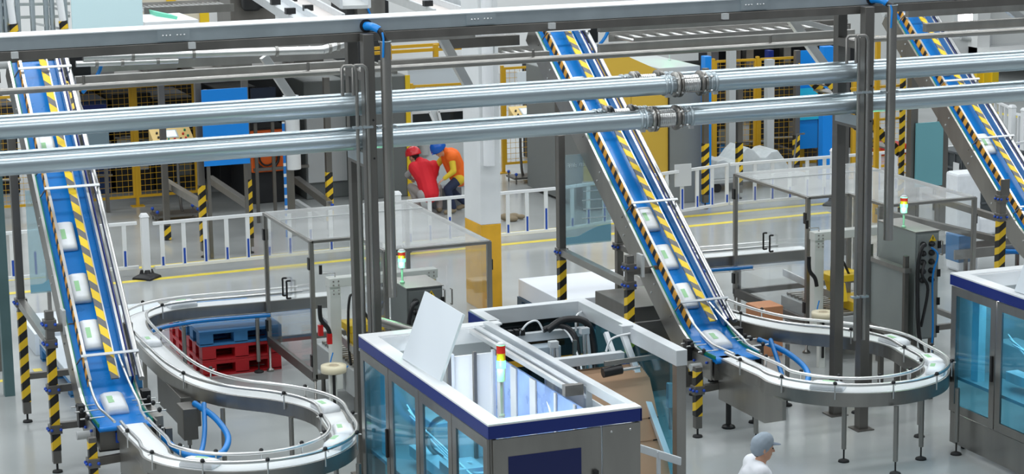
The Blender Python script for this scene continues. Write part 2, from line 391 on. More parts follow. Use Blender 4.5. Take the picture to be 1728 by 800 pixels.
for dx, wh in ((0, 'strapped to the column pair behind the open-topped machine'), (6.48, 'strapped to the column pair before the second enclosure')):
    for k, (ox, oy) in enumerate(((-.17, 24.12), (-.045, 24.11))):
        x = 7.75+dx+ox
        t = thing('conduit_tube', ('outer' if k == 0 else 'inner')+' thin hooked steel conduit '+wh, 'conduit', (x, oy, 1.2), 'thin hooked conduits')
        P = [(x, oy, 1.2), (x, oy, 4.98), (x-.012, oy, 5.03), (x-.05, oy, 5.06), (x-.14, oy+.012, 5.06), (x-.16, oy+.015, 5.03), (x-.16, oy+.015, 4.72)]
        MB().tube(P, .02, 10).build('tube', STEEL, t)
        for z in (1.75, 4.34): MB().box((x-.05, oy-.03, z), (x+.05, oy+.04, z+.025)).build('clamp', GALV, t)

# far-left single column, rear overhead beams and rail
p = at(16, 667, z=0)
cl = MB().box((p.x-.07, p.y-.07, 0), (p.x+.07, p.y+.07, 4.9)).build('steel_post', mat('blued_steel', (.13, .22, .23), .45, .6, .1, 2), None, .004)
tag(cl, 'dull square steel post standing alone at the far left edge beside the striped frame', 'post')
p = at(2, 625, z=0)
cl = MB().box((p.x-.07, p.y-.07, 0), (p.x+.03, p.y+.07, 3.2)).build('steel_post', STEELD, None, .004)
tag(cl, 'partly seen steel post cut by the left picture edge, behind the lone one', 'post')

def beam(x0, x1, y, z, w, h, m_, name, label, cat='beam'):
    return tag(MB().box((x0, y-w/2, z-h/2), (x1, y+w/2, z+h/2)).build(name, m_, None, .004), label, cat)
def bx(u, v, Y): return at(u, v, y=Y).x
zr = 4.52
rl = thing('long_rail', 'long round steel rail running behind the columns above the big pipes', 'rail', (3.9, 28, zr))
MB().cyl((3.9, 28, zr), (26, 28, zr), .042, 14).build('rail_tube', STEEL, rl)
for u in (140, 520, 900, 1300): MB().cyl((bx(u, 110, 28), 28, zr+.04), (bx(u, 110, 28), 28.0, zr+.14), .02, 8).build('standoff', STEELD, rl)
for i, (u0, v0, u1, v1) in enumerate(((127, 135, 592, 112), (640, 109, 925, 95), (1010, 84, 1440, 55), (1560, 50, 1760, 32))):
    p = at(u0, v0, y=28.3); q = at(u1, v1, y=28.3)
    beam(p.x, q.x, 28.3, (p.z+q.z)/2, .1, .125, STEEL, 'box_beam', ('brushed box beam above the round rail, between the left incline and first columns',
        'stretch of brushed box beam above the round rail, crossing the white pillar', 'stretch of brushed box beam above the round rail, right of the middle incline',
        'stretch of brushed box beam above the round rail, beyond the third incline')[i])
for i, (u0, v0, u1, v1) in enumerate(((1010, 50, 1420, 24), (1530, 26, 1760, 8), (640, 66, 800, 58))):
    p = at(u0, v0, y=28.9); q = at(u1, v1, y=28.9)
    beam(p.x, q.x, 28.9, (p.z+q.z)/2, .1, .1, STEEL, 'upper_beam', ('upper brushed beam just under the trunking, right of the middle incline', 'upper brushed beam just under the trunking at the far right',
        'short upper brushed beam just under the trunking, left of the white pillar')[i])
def brace(a, b, Y0, Y1, w, label):
    p = at(*a, y=Y0); q = at(*b, y=Y1); return tag(MB().bar(p, q, w, w).build('diagonal_brace', BRIGHT, None, .003), label, 'brace')
brace((745, 62), (790, 145), 29, 29, .12, 'bright diagonal brace falling towards the white pillar')
brace((1333, 30), (1392, 112), 29.2, 29.2, .12, 'bright diagonal brace in front of the bright blue board')
brace((1330, 30), (1412, 52), 29.2, 29.2, .08, 'thin nearly level brace beside the top of the second column pair')
brace((445, 95), (492, 165), 31, 31, .12, 'bright diagonal brace behind the upper pipe beside the wrapped white post')
brace((1690, 5), (1728, 36), 30, 30, .12, 'bright diagonal brace in the upper right corner')

# white pillar
p = at(848, 522, z=0); px_, py_ = p.x-.17, p.y
wp = thing('pillar', 'square white painted building pillar with a yellow painted foot', 'pillar', (px_, py_, 0)); 
MB().box((px_-.17, py_, 0), (px_+.17, py_+.74, 1.39)).build('painted_foot', OCHRE, wp, .01)
MB().box((px_-.17, py_, 1.39), (px_+.17, py_+.74, 9)).build('shaft', mat('pillar_white', (.78, .80, .80), .55, 0, .03, 2), wp, .01)
MB().cyl((px_-.05, py_-.09, 2.35), (px_-.05, py_-.09, 9), .09, 18).build('downpipe', WHITE, wp)
MB().box((px_-.02, py_-.03, 4.1), (px_+.1, py_, 4.25)).build('clip', GREYL, wp)

# ------------------------------------------------------------------ inclined belt conveyors
def pack(p, t, w=.2, l=.3, h=.09, label='', grp='white wrapped packs riding on the conveyors'):
    """soft film-wrapped pack lying at p along direction t"""
    w *= 1.15; l *= 1.25
    p = Vector(p); t = Vector(t).normalized(); l_ = t.cross(Vector((0, 0, 1))).normalized(); n = l_.cross(t)
    prof = [(-1, .25), (-.92, .75), (-.6, 1), (0, 1.04), (.6, 1), (.92, .75), (1, .25), (.9, 0), (-.9, 0)]
    mb = MB(); stations = [(-1, .55), (-.93, .85), (-.7, 1), (0, 1.03), (.7, 1), (.93, .85), (1, .55)]
    vs = []; K = len(prof)
    for s_, k in stations:
        for a, b in prof: vs.append(p+t*(s_*l/2)+l_*(a*w/2*(.85+.15*k))+n*(b*h*k+.003))
    fs = [(i*K+j, (i+1)*K+j, (i+1)*K+(j+1) % K, i*K+(j+1) % K) for i in range(len(stations)-1) for j in range(K)]
    fs += [tuple(range(K)), tuple((len(stations)-1)*K+j for j in range(K))[::-1]]
    root = thing('wrapped_pack', label, 'pack', p, grp)
    mb.add(vs, fs, True); mb.build('wrapper', PACK, root)
    g = MB(); g.hexa([p+t*(-.18*l)+l_*(-.3*w)+n*(h*1.04+.002), p+t*(.18*l)+l_*(-.3*w)+n*(h*1.04+.002), p+t*(.18*l)+l_*(-.05*w)+n*(h*1.04+.002), p+t*(-.18*l)+l_*(-.05*w)+n*(h*1.04+.002)], n*.003)
    g.build('printed_band', PACKG, root)
    return root
def incline(c, ybot, slope, ytop, yend, label, full=True):
    t = thing('inclined_conveyor', label, 'conveyor', (c, yend, 1), 'inclined belt conveyors')
    # profile in (y, z): level run, gentle concave bend, straight climb
    yb = ybot; P = [Vector((c, yend, 1.0)), Vector((c, yb-.35, 1.0))]
    for k in range(1, 9):
        a = k/8; y = yb-.35+.8*a; P.append(Vector((c, y, 1.0+slope*max(0, .8*a*a*.5))))
    zend = P[-1].z; yy = P[-1].y
    P.append(Vector((c, ytop, zend+slope*(ytop-yy))))
    def sec(l0, l1, n0, n1): return [(l0, n0), (l1, n0), (l1, n1), (l0, n1)]
    MB().sweep(P, sec(-.32, .30, -.05, 0)).build('belt', BELT, t)
    for s0, s1 in ((-.345, -.325), (.325, .345)):
        MB().sweep(P[1:], sec(s0, s1, -.34, .02)).build('side_plate', STEEL, t)
    MB().sweep(P[1:], sec(-.355, -.322, .02, .03)).build('plate_lip', BRIGHT, t)
    MB().sweep(P, sec(-.322, -.308, -.01, .035)).build('green_edge_strip', GREEN, t)
    MB().sweep(P, sec(.30, .315, -.01, .035)).build('green_edge_strip', GREEN, t)
    # inner guides above the belt
    gp = P[7:]
    g = MB().sweep(gp, sec(-.242, -.234, .03, .14)).build('side_guide', HZ_SIDE, t, label='side guide with orange and black stripes')
    MB().sweep(gp, sec(-.234, -.20, .03, .15)).build('guide_rail', BRIGHT, t)
    MB().sweep(gp, sec(.03, .12, .125, .145)).build('centre_divider', HZ_TOP, t, label='centre divider with yellow and grey stripes')
    MB().sweep(gp, sec(.12, .135, .10, .15)).build('divider_edge', BRIGHT, t)
    MB().sweep(gp, sec(.245, .275, .03, .15)).build('guide_rail', BRIGHT, t)
    MB().sweep(gp, sec(.285, .30, .02, .15)).build('guide_backing', NAVY, t)
    tp = P[5:]; tdir = (P[-1]-P[-2]).normalized(); nrm = Vector((1, 0, 0)).cross(tdir)
    MB().tube([q+Vector((.395, 0, 0))+nrm*.10 for q in P[7:]], .038, 14).build('cable_tube', BRIGHT, t)
    L = (P[-1]-P[-2]).length
    for k, f in enumerate((.02, .33 if c > 10 else .53, .60, .93)):
        q = P[-2]+(P[-1]-P[-2])*f
        MB().bar(q+Vector((-.27, 0, 0))+nrm*.19, q+Vector((.42, 0, 0))+nrm*.19, .035, .014, nrm).build('cross_strap', WHITE if k else ALU, t)
        MB().bar(q+Vector((-.25, 0, 0))+nrm*.19, q+Vector((-.35, 0, 0))-nrm*.08, .02, .012, tdir).build('strap_bracket', STEEL, t)
        MB().bar(q+Vector((.41, 0, 0))+nrm*.19, q+Vector((.37, 0, 0))-nrm*.02, .02, .012, tdir).build('strap_bracket', STEEL, t)
    bb = MB()
    for f in (.12, .3, .48, .66, .84):
        q = P[-2]+(P[-1]-P[-2])*f
        for dn in (-.08, -.24): MB().cyl(q+Vector((-.345, 0, 0))+nrm*dn, q+Vector((-.357, 0, 0))+nrm*dn, .014, 8).build('plate_bolt', GREYL, t)
    # head roller and drive at the top
    q = P[-1]; MB().cyl(q+Vector((-.32, 0, -.03)), q+Vector((.32, 0, -.03)), .06, 16).build('head_roller', STEELD, t)
    MB().cyl(q+Vector((-.46, -.02, -.06)), q+Vector((-.34, -.02, -.06)), .07, 14).build('bearing', GREYL, t)
    if full:
        # end nose and the equipment around the transfer
        e = P[0]
        MB().cyl(e+Vector((-.31, 0, -.035)), e+Vector((.30, 0, -.035)), .033, 14).build('nose_roller', BELT, t)
        for s_ in (-1, 1):
            MB().box((c+s_*.36-.01, e.y+.02, .72), (c+s_*.36+.01, e.y+.55, .99)).build('transfer_plate', STEEL, t)
            gr = []
            MB().tube(smoothpath([(c+s_*.20, yb+.55, 1.0+slope*.42+.14), (c+s_*.23, yb+.1, 1.26), (c+s_*.235, yb-.35, 1.14), (c+s_*.20, e.y+.1, 1.11), (c+s_*.18, e.y-.25, 1.11)], 6), .017, 10).build('bent_guide_tube', BRIGHT, t)
            for yy in (e.y+.12, e.y+.45, yb-.05):
                kb = MB().cyl((c+s_*.50, yy, 1.08), (c+s_*.22, yy, 1.08), .009, 8).build('guide_clamp_rod', BRIGHT, t)
                MB().ball((c+s_*.42, yy, 1.09), .028, .028, .032).build('clamp_knob', BLACK, kb)
        MB().box((c-.44, e.y+.55, .86), (c-.36, e.y+.68, 1.12)).build('sensor_block', BLACK, t)
        MB().box((c+.36, e.y+.75, .92), (c+.46, e.y+.9, 1.16)).build('sensor_block', BLACK, t)
        MB().box((c-.30, e.y+.06, .70), (c+.28, e.y+.42, .93)).build('gearbox', STEELD, t)
        MB().cyl((c-.52, e.y+.30, .84), (c-.36, e.y+.30, .84), .05, 12).build('drive_disc', GREYL, t)
        MB().box((c-.12, e.y+.02, .78), (c+.1, e.y+.05, .9)).build('blue_cover', BLUEB, t)
        mt = MB(); mt.cyl((c, e.y+.25, .05), (c, e.y+.25, .72), .035, 12); mt.bar((c-.28, e.y+.25, .66), (c+.28, e.y+.25, .66), .06, .05); mt.build('column_leg', RUBBER, t)
        MB().lathe((c, e.y+.25, 0), [(.09, 0), (.08, .03), (.03, .05)], 14).build('foot', BLACK, t)
        nb = MB()
        for yy, zz in ((e.y+.12, .93), (e.y+.3, .76), (e.y+.48, .88)): nb.lathe((c-.372, yy, zz), [(.018, 0), (.018, -.018), (.012, -.024)], 8, 'x')
        nb.build('blue_bolt_caps', BLUEB, t)
    return P, tdir, nrm
I1 = incline(4.93, 25.59, .896, 29.8, 24.85, 'inclined blue belt conveyor climbing at the left edge past the pale blue banner')
I2 = incline(12.72, 25.38, .70, 30.75, 24.72, 'inclined blue belt conveyor climbing in the middle, in front of the big yellow machine')
I3 = incline(20.47, 29.2, .775, 33.55, 28.4, 'inclined blue belt conveyor at the upper right, in front of the white wall', full=True)
def onbelt(I, f, lat): return I[0][-2]+(I[0][-1]-I[0][-2])*f+Vector((lat, 0, 0))
pk = 0
for I, f, lat, lab in ((I1, .10, -.06, 'white pack low on the left incline, below the divider'), (I1, .40, -.10, 'white pack halfway up the left incline'), (I1, .24, -.07, 'white pack on the left incline between the two crossing straps, lower one'), (I2, .18, -.06, 'white pack on the middle incline, second above its foot'), (I1, .68, -.10, 'white pack high on the left incline between the two big pipes'),
        (I2, .06, -.05, 'white pack low on the middle incline, near its foot'), (I2, .30, -.06, 'white pack a third of the way up the middle incline'), (I2, .75, -.06, 'white pack high on the middle incline between the big pipes'),
        (I3, .33, -.06, 'white and green pack on the third incline below the crossing strap'), (I3, .70, -.06, 'white and green pack on the third incline between the big pipes')):
    pack(onbelt(I, f, lat), I[1], .2, .34, .08, lab)
for (X, Y, lab) in ((4.93, 25.32, 'white pack at the foot of the left incline, on the bend'), (12.72, 25.15, 'white pack at the foot of the middle incline, on the bend')):
    pack((X, Y+.18, 1.04), (0, 1, .25), .24, .36, .1, lab)
# ------------------------------------------------------------------ support frames of the inclines
def hpost(t, x, y, ztop, zh, w=.1, zfoot=.12, zb=.28):
    """square post: foot, hazard taped lower part up to zh, bare steel to ztop"""
    p = MB().box((x-w/2, y-w/2, zfoot), (x+w/2, y+w/2, ztop)).build('post', STEELD, t, .004)
    MB().box((x-w/2-.003, y-w/2-.003, zb), (x+w/2+.003, y+w/2+.003, zh)).build('hazard_tape', HZ_POST, p)
    f = MB(); f.cyl((x, y, .02), (x, y, zfoot), .014, 8); f.lathe((x, y, 0), [(.065, 0), (.06, .022), (.02, .035)], 14); f.build('levelling_foot', RUBBER, p)
def clampb(t, x, y, z, w=.1):
    b = MB().cb((x, y, z), (w+.05, w+.05, .11)).build('joint_block', STEELD, t, .005)
    c = MB()
    for s_ in (-1, 1): c.lathe((x+s_*(w/2+.005)-0, y-w/2-.025, z), [(.019, 0), (.019, -.02), (.012, -.027)], 8, 'y'); c.lathe((x-w/2-.025, y+s_*.04, z), [(.019, 0), (.019, -.02), (.012, -.027)], 8, 'x')
    c.build('blue_bolt_caps', BLUEB, b)
def support(dx, dy, I, where, z_rear, short=True):
    xa, xr = 4.43+dx, 5.36+dx; ya, yb = 29.04+dy, 26.6+dy
    t = thing('conveyor_support', 'steel post frame with black and yellow striped legs, '+where, 'support frame', (xa, yb, 0), 'striped support frames of the inclines')
    hpost(t, xa+.03, ya, z_rear, 1.5); hpost(t, xa-.02, yb, 2.02, 1.58)
    hpost(t, xr, ya, z_rear*.98, .75); hpost(t, xr, yb, 1.78, .7)
    MB().bar((xa+.03, ya, 1.62), (xa-.02, yb, 1.62), .1, .1).build('cross_bar', STEEL, t, .004)
    MB().bar((xa-.02, yb, 1.05), (xr, yb, 1.05), .06, .09).build('cross_bar', STEELD, t, .004)
    MB().bar((xr, ya, 1.62), (xr, yb, 1.62), .08, .08).build('cross_bar', STEELD, t, .004)
    MB().bar((xa+.03, ya, .62), (xr, ya, .62), .08, .08).build('cross_bar', STEELD, t, .004)
    MB().bar((xa, yb, 1.80), (xa+.42, yb+.0, 1.80), .07, .09).build('bracket_arm', STEELD, t, .004)
    MB().box((xa+.13, yb-.08, 1.72), (xa+.17, yb+.10, 2.02)).build('bracket_plate', GREYL, t, .003)
    for q in ((xa+.03, ya, 1.62), (xa-.02, yb, 1.62), (xa-.02, yb, 1.86), (xa-.02, yb, 1.05), (xr, ya, 1.62)): clampb(t, *q)
    if short:
        ys = 24.75+dy
        hpost(t, xa+.08, ys, .92, .86, .09)
        hpost(t, xa+.08+.95, ys+.3, .84, .3, .08)
        MB().bar((xa-.02, yb, .58), (xr, yb, .58), .07, .08).build('cross_bar', STEELD, t, .004)
        MB().bar((xa+.08, ys, .62), (xa+1.0, ys+.2, .62), .07, .09).build('cross_bar', STEELD, t, .004)
        clampb(t, xa+.08, ys, .62, .09); clampb(t, xa-.02, yb, .55)
    return t
support(0, 0, I1, 'under the leftmost incline', 3.85)
support(7.66, 0, I2, 'under the middle incline', 3.3)
# third incline: only its front post and rails show
t = thing('conveyor_support', 'steel frame of two long rails and a striped post under the third incline', 'support frame', (21.2, 32, 0), 'striped support frames of the inclines')
p = at(1687, 440, y=28.6); hpost(t, p.x, 28.6, 2.02, 1.55, .11)
for a, b, w in (((1560, 330), (1690, 370), .1), ((1480, 356), (1686, 405), .1)):
    q = at(*b, y=28.75); r = at(*a, y=31.2)
    MB().bar(r, q, .09, .1).build('cross_bar', STEELD, t, .004)
clampb(t, p.x, 28.6, 1.9); clampb(t, p.x, 28.6, 1.62)
MB().box((p.x-.05, 28.53, 1.95), (p.x+.1, 28.56, 2.2)).build('bracket_plate', STEELD, t, .003)

# ------------------------------------------------------------------ serpentine chain conveyors
def chain_conveyor(dx, label, tw=.27, pts=None):
    D = Vector((dx, 0, 0))
    t = thing('serpentine_conveyor', label, 'conveyor', Vector((6.2, 24, 0))+D, 'serpentine slat conveyors')
    P = [(4.98, 24.83, 1), (4.98, 24.3, 1), (5.0, 23.75, 1)]
    P += [tuple(q) for q in arc((6.04, 23.66, 1), 1.08, 190, 352, 14)]
    P += [(7.16, 23.95, 1), (7.22, 24.4, 1), (7.12, 24.85, 1), (6.85, 25.3, 1), (6.45, 25.75, 1), (6.2, 26.3, 1), (6.08, 27.0, 1), (6.05, 27.8, 1), (6.05, 28.8, 1), (6.08, 29.6, 1), (6.22, 30.15, 1), (6.6, 30.5, 1), (7.1, 30.6, 1), (8.0, 30.55, 1), (9.2, 30.5, 1)]
    P = smoothpath([Vector(q)+D for q in P], 4)
    h = tw/2
    def sec(a, b, n0, n1): return [(a, n0), (b, n0), (b, n1), (a, n1)]
    MB().sweep(P, sec(-h, h, -.02, 0), smooth=False).build('slat_chain', CHAIN, t)
    for a, b in ((-h-.03, -h), (h, h+.03)):
        MB().sweep(P, sec(a, b, -.17, -.004)).build('side_frame', STEEL, t)
    MB().sweep(P, sec(-h, h, -.13, -.12)).build('return_pan', STEELD, t)
    def off(i, l, z):
        q = P[i]; tt = (P[min(i+1, len(P)-1)]-P[max(i-1, 0)]).normalized(); return q+tt.cross(Vector((0, 0, 1)))*l+Vector((0, 0, z))
    for s_ in (-1, 1):
        MB().tube([off(i, s_*(h+.02), .10) for i in range(2, len(P)-2, 1)], .021, 10).build('guide_tube', BRIGHT, t)
        for i in range(5, len(P)-8, 11):
            a = off(i, s_*(h+.10), .10); b = off(i, s_*(h+.02), .10)
            k = MB().cyl(a, b, .008, 6); k.cyl(off(i, s_*(h+.05), -.08), off(i, s_*(h+.05), .13), .01, 6)
            kb = k.build('guide_bracket', BRIGHT, t); MB().ball(off(i, s_*(h+.05), .12), .026, .026, .026, 8, 6).build('clamp_knob', BLACK, kb)
    def leg(x, y, two=False):
        q = Vector((x, y, 0))+D
        k = MB().cyl(q+Vector((0, 0, .16)), q+Vector((0, 0, .84)), .03, 12).build('leg', STEEL, t)
        f = MB(); f.cyl(q+Vector((0, 0, .03)), q+Vector((0, 0, .2)), .011, 8); f.lathe(q, [(.07, 0), (.065, .02), (.02, .04)], 14); f.build('levelling_foot', RUBBER, k)
    def fr(i): return at
    for a in ((5.65, 23.05), (6.55, 22.75), (5.95, 22.35), (7.05, 22.75), (7.05, 23.6), (6.9, 24.9), (6.05, 26.55), (6.25, 25.6), (5.0, 24.1), (6.02, 28.9), (6.9, 30.35), (7.95, 30.3)): leg(*a)
    # deep steel side skirt at the start, junction box, hose
    MB().box((4.83+dx, 23.55, .45), (4.86+dx, 24.80, .86)).build('side_skirt', STEEL, t)
    MB().prism([(23.1, .60), (23.55, .45), (23.55, .86), (23.1, .84)], 4.83+dx, 4.88+dx, 'x').build('side_skirt', STEEL, t)
    MB().box((5.9+dx, 26.3, .45), (6.15+dx, 27.6, .84)).build('drive_box', STEELD, t, .01)
    MB().box((5.80+dx, 25.75, .45), (5.98+dx, 26.1, .84)).build('motor_box', STEELD, t, .01)
    MB().box((5.15+dx, 25.1, .70), (5.42+dx, 25.6, .98)).build('motor_box', STEEL, t, .01)
    MB().tube(smoothpath([Vector(q)+D for q in ((5.35, 24.95, .78), (5.55, 24.6, .62), (5.9, 24.5, .60), (6.12, 24.85, .68), (6.10, 25.35, .80), (5.98, 25.9, .86))], 8), .038, 10).build('blue_hose', BLUEC, t)
    MB().tube(smoothpath([Vector(q)+D for q in ((6.05, 25.7, .9), (5.92, 25.2, .65), (5.75, 24.8, .55), (5.55, 24.8, .6))], 8), .03, 10).build('blue_hose', BLUEC, t)
    wt = MB(); A = [Vector(q)+D for q in ((6.15, 29.2, .86), (6.35, 29.9, .84), (7.0, 30.2, .84), (8.1, 30.15, .84))]; A = smoothpath(A, 5)
    for o_ in (-.06, .06):
        for z in (0, .06): wt.tube([q+Vector((0, o_, z-.02)) for q in A], .004, 5)
    for q in A[::1]: wt.bar(q+Vector((0, -.06, -.02)), q+Vector((0, .06, -.02)), .008, .004)
    wt.build('wire_tray', STEEL, t)
    MB().tube([q+Vector((0, 0, .01)) for q in A], .028, 8).build('blue_hose', BLUEC, t)
    return P
C1 = chain_conveyor(0, 'curving stainless slat conveyor looping in front of the first clear enclosure')
C2 = chain_conveyor(7.66, 'curving stainless slat conveyor looping in front of the second clear enclosure')
def tang(P, i): return (P[i+1]-P[i-1])
NP = len(C1)
for P, nm in ((C1, 'first'), (C2, 'second')):
    idx = [(int(NP*f), w) for f, w in ((.20, 'at the near bend'), (.455, 'on the far side of the round bend'), (.52, 'just past the round bend'), (.60, 'where the track swings away'), (.80, 'on the rear bend'), (.93, 'entering the enclosure'))]
    for i, w in idx: pack(P[i], tang(P, i), .2, .32, .08, 'white wrapped pack on the %s looping conveyor, %s' % (nm, w))
# ------------------------------------------------------------------ clear guard enclosures over the case sealers
def enclosure(dx, where):
    x0, xs, x1 = 8.12+dx, 8.80+dx, 10.23+dx; ya, yb, yc = 30.3, 28.03, 26.98; zt, zb = 2.31, .42
    t = thing('guard_enclosure', 'clear acrylic guard enclosure '+where, 'machine guard', (x0, yc, 0), 'clear guard enclosures')
    w = .06
    poly = [(x0, ya), (x0, yb), (xs, yb), (xs, yc), (x1, yc), (x1, ya)]
    for i, (a, b) in enumerate(poly):
        k = MB().box((a-w/2, b-w/2, zb), (a+w/2, b+w/2, zt-.01)).build('frame_post', STEEL, t, .004)
        if i in (0, 1, 4, 5): MB().lathe((a, b, 0), [(.06, 0), (.05, .03), (.018, .05), (.018, zb)], 10).build('foot', STEEL, k)
    for i in range(6):
        a = poly[i]; b = poly[(i+1) % 6]
        MB().bar((a[0], a[1], zt-.022), (b[0], b[1], zt-.022), w, .04).build('top_rail', STEEL, t, .003)
        MB().bar((a[0], a[1], zb+.03), (b[0], b[1], zb+.03), w, .08 if i else .13).build('bottom_rail', STEELD, t, .003)
    MB().prism(poly, zt, zt+.008, 'z').build('roof_sheet', ACRYLT, t)
    MB().bar((x0+.02, ya-.75, zt+.012), (x1-.02, ya-.75, zt+.012), .02, .012).build('roof_seam', GREYL, t)
    # two doors on the side facing the loop
    ym = (ya+yb)/2
    for k, (a, b) in enumerate(((ya-.04, ym+.005), (ym-.005, yb+.04))):
        d = MB().box((x0-.006, a, zb+.08), (x0+.002, b, zt-.05)).build('door', ACRYL, t)
        hy = ym+.10 if k == 0 else ym-.10
        h = MB(); z0 = 1.32; h.tube(smoothpath([(x0-.004, hy, z0+.24), (x0-.06, hy, z0+.24), (x0-.062, hy, z0+.2), (x0-.062, hy, z0+.04), (x0-.06, hy, z0), (x0-.004, hy, z0)], 3), .014, 8)
        h.build('door_handle', BLACK, d)
        he = ya-.0 if k == 0 else yb+.0
        for z in (zb+.25, zt-.32): MB().cb((x0-.03, he+(.0 if k == 0 else .02), z), (.03, .07, .16)).build('hinge', BLACK, d)
    # front doors of the deeper bay
    xm = (xs+x1)/2+.12
    for k, (a, b) in enumerate(((xs+.04, xm-.004), (xm+.004, x1-.04))):
        d = MB().box((a, yc-.004, zb+.08), (b, yc+.004, zt-.05)).build('door', ACRYL, t)
        hx = xm-.05 if k == 0 else xm+.05
        h = MB(); z0 = 1.52; h.tube(smoothpath([(hx, yc-.003, z0+.2), (hx, yc-.05, z0+.2), (hx, yc-.052, z0+.17), (hx, yc-.052, z0+.03), (hx, yc-.05, z0), (hx, yc-.003, z0)], 3), .011, 8); h.build('door_handle', STEEL, d)
        if k:
            for z in (zb+.25, zt-.32): MB().cb((x1+.035, yc, z), (.02, .05, .14)).build('hinge', BLACK, d)
    for a, b in (((x1, yc+.03), (x1, ya-.03)), ((x0+.03, ya), (x1-.03, ya)), ((x0+.03, yb), (xs-.03, yb)), ((xs, yc+.03), (xs, yb-.03))):
        MB().bar((*a, (zb+zt)/2), (*b, (zb+zt)/2), .006, zt-zb-.14).build('side_sheet', ACRYL, t)
    return t
enclosure(0, 'over the left case sealer and behind the open-topped machine')
enclosure(7.42, 'over the right case sealer, with yellow floor lines behind it')

def sealer(dx, where, alarm=False):
    o = Vector((dx, 0, 0)); Y = 27.7
    a = at(553, 470, y=Y); b = at(733, 454, y=Y); x0, x1, zt = a.x+dx, b.x+dx, a.z
    t = thing('case_sealer', 'white and yellow case sealer '+where, 'packing machine', (x0, Y, 0), 'case sealers')
    MB().box((x0, Y-.07, .35), (x0+.15, Y+.07, zt)).build('mast', WHITEC, t, .008)
    MB().box((x1-.14, Y-.08, .35), (x1, Y+.08, zt)).build('mast', WHITEC, t, .008)
    g = MB().box((x0-.01, Y-.085, zt-.11), (x1+.02, Y+.085, zt+.01)).build('gantry_beam', WHITEC, t, .008)
    bl = MB()
    for ox in (.05, .12):
        for oz in (-.03, -.08, -.15, -.2):
            bl.lathe((x0+ox, Y-.085, zt+oz), [(.011, 0), (.011, -.008)], 8, 'y'); bl.lathe((x1-ox+.01, Y-.085, zt+oz), [(.011, 0), (.011, -.008)], 8, 'y')
    bl.build('bolts', STEEL, t)
    ck = MB().tube([(x0+.1, Y, zt), (x0+.1, Y, zt+.06), (x0-.10, Y-.02, zt+.08)], .01, 6).build('crank', BRIGHT, t)
    MB().cyl((x0-.10, Y-.02, zt+.07), (x0-.10, Y-.02, zt+.19), .022, 10).build('crank_grip', BLACK, ck)
    MB().box((x1-.12, Y-.09, zt-.28), (x1-.02, Y-.075, zt-.13)).build('warning_plate', HZ_POST, t)
    # sealing head
    xc = (x0+x1)/2
    MB().box((x0+.22, Y-.18, 1.12), (x0+.75, Y+.25, 1.22)).build('head_cover', YELB, t, .01)
    MB().prism([(Y-.3, .86), (Y-.05, .86), (Y+.1, 1.12), (Y-.22, 1.12)], x0+.25, x0+.42, 'x').build('side_belt_cover', YELB, t, .01)
    MB().prism([(Y-.3, .70), (Y+.2, .70), (Y+.3, .84), (Y-.3, .84)], x0+.5, x0+.85, 'x').build('side_belt_cover', YELB, t, .01)
    MB().box((x0+.2, Y-.35, .30), (x1-.2, Y+1.3, .66)).build('bed', GREYL, t, .01)
    rb = MB()
    for k in range(14): rb.cyl((x0+.25, Y-.3+k*.115, .69), (x1-.25, Y-.3+k*.115, .69), .024, 10)
    rb.build('roller_bed', STEEL, t)
    for k in (0, 1): MB().bar((x0+.2+k*.85, Y-.4, .95), (x0+.35+k*.85, Y+1.5, .95), .03, .1).build('side_guide_rail', BRIGHT, t)
    for x_, y_ in ((x0+.25, Y-.3), (x1-.25, Y-.3), (x0+.25, Y+1.2), (x1-.25, Y+1.2)):
        MB().cyl((x_, y_, 0), (x_, y_, .31), .03, 10).build('leg', STEELD, t)
    for k, (u, v) in enumerate(((541, 560), (556, 574)) if dx < 1 else ()):
        q = at(u, v, y=27.45); q.x += dx
        r = MB().box((q.x-.03, q.y-.03, q.z-.05), (q.x+.03, q.y+.03, q.z+.09)).build('air_valve', REDP, t)
        MB().cyl(q+Vector((0, 0, .09)), q+Vector((0, 0, .16)), .012, 8).build('valve_stem', BRIGHT, r)
    q = at(540, 530, y=27.45); q.x += dx
    MB().tube(smoothpath([q+Vector((0, 0, .12)), q, q+Vector((.02, 0, -.1)), q+Vector((.1, 0, -.2)), q+Vector((.13, 0, -.32))], 4), .03, 8).build('clamp_lever', BLACK, t)
    MB().tube(smoothpath([(x0+.55, Y-.1, 1.2), (x0+.3, Y-.15, 1.62), (x0+.22, Y-.18, 1.5), (x0+.2, Y-.2, 1.0), (x0+.22, Y-.2, .7)], 5), .018, 8).build('black_hose', BLACK, t)
    MB().tube(smoothpath([(x0-.05, Y-.3, .92), (x0-.1, Y-.34, .75), (x0+.02, Y-.35, .66), (x0+.15, Y-.3, .72)], 5), .009, 6).build('air_hose', BLUEC, t)
    # tape roll on its arm, below the bed level
    q = at(563, 622, y=27.15); q.x += dx
    MB().cyl((q.x, q.y, .15), (q.x, q.y, q.z-.02), .02, 8).build('roll_spindle', BLACK, t)
    MB().box((q.x-.045, q.y+.02, .0), (q.x+.045, q.y+.1, q.z-.03)).build('roll_post', WHITEC, t)
    return t, q
def taperoll(q, label):
    t = thing('tape_roll', label, 'tape roll', q, 'cream packing tape rolls')
    MB().lathe(q, [(.165, -.045), (.168, .0), (.165, .045), (.06, .045), (.06, -.045)], 28).build('tape', TAPE, t)
    MB().lathe(q, [(.062, -.04), (.062, .05), (.045, .05), (.045, -.04)], 20).build('core', TAPEC, t)
_, q = sealer(0, 'inside the left clear enclosure'); taperoll(q, 'cream tape roll lying flat on the spindle beside the round bend of the first loop')
_, q = sealer(7.20, 'inside the right clear enclosure'); taperoll(q, 'cream tape roll lying flat behind the second looping conveyor')
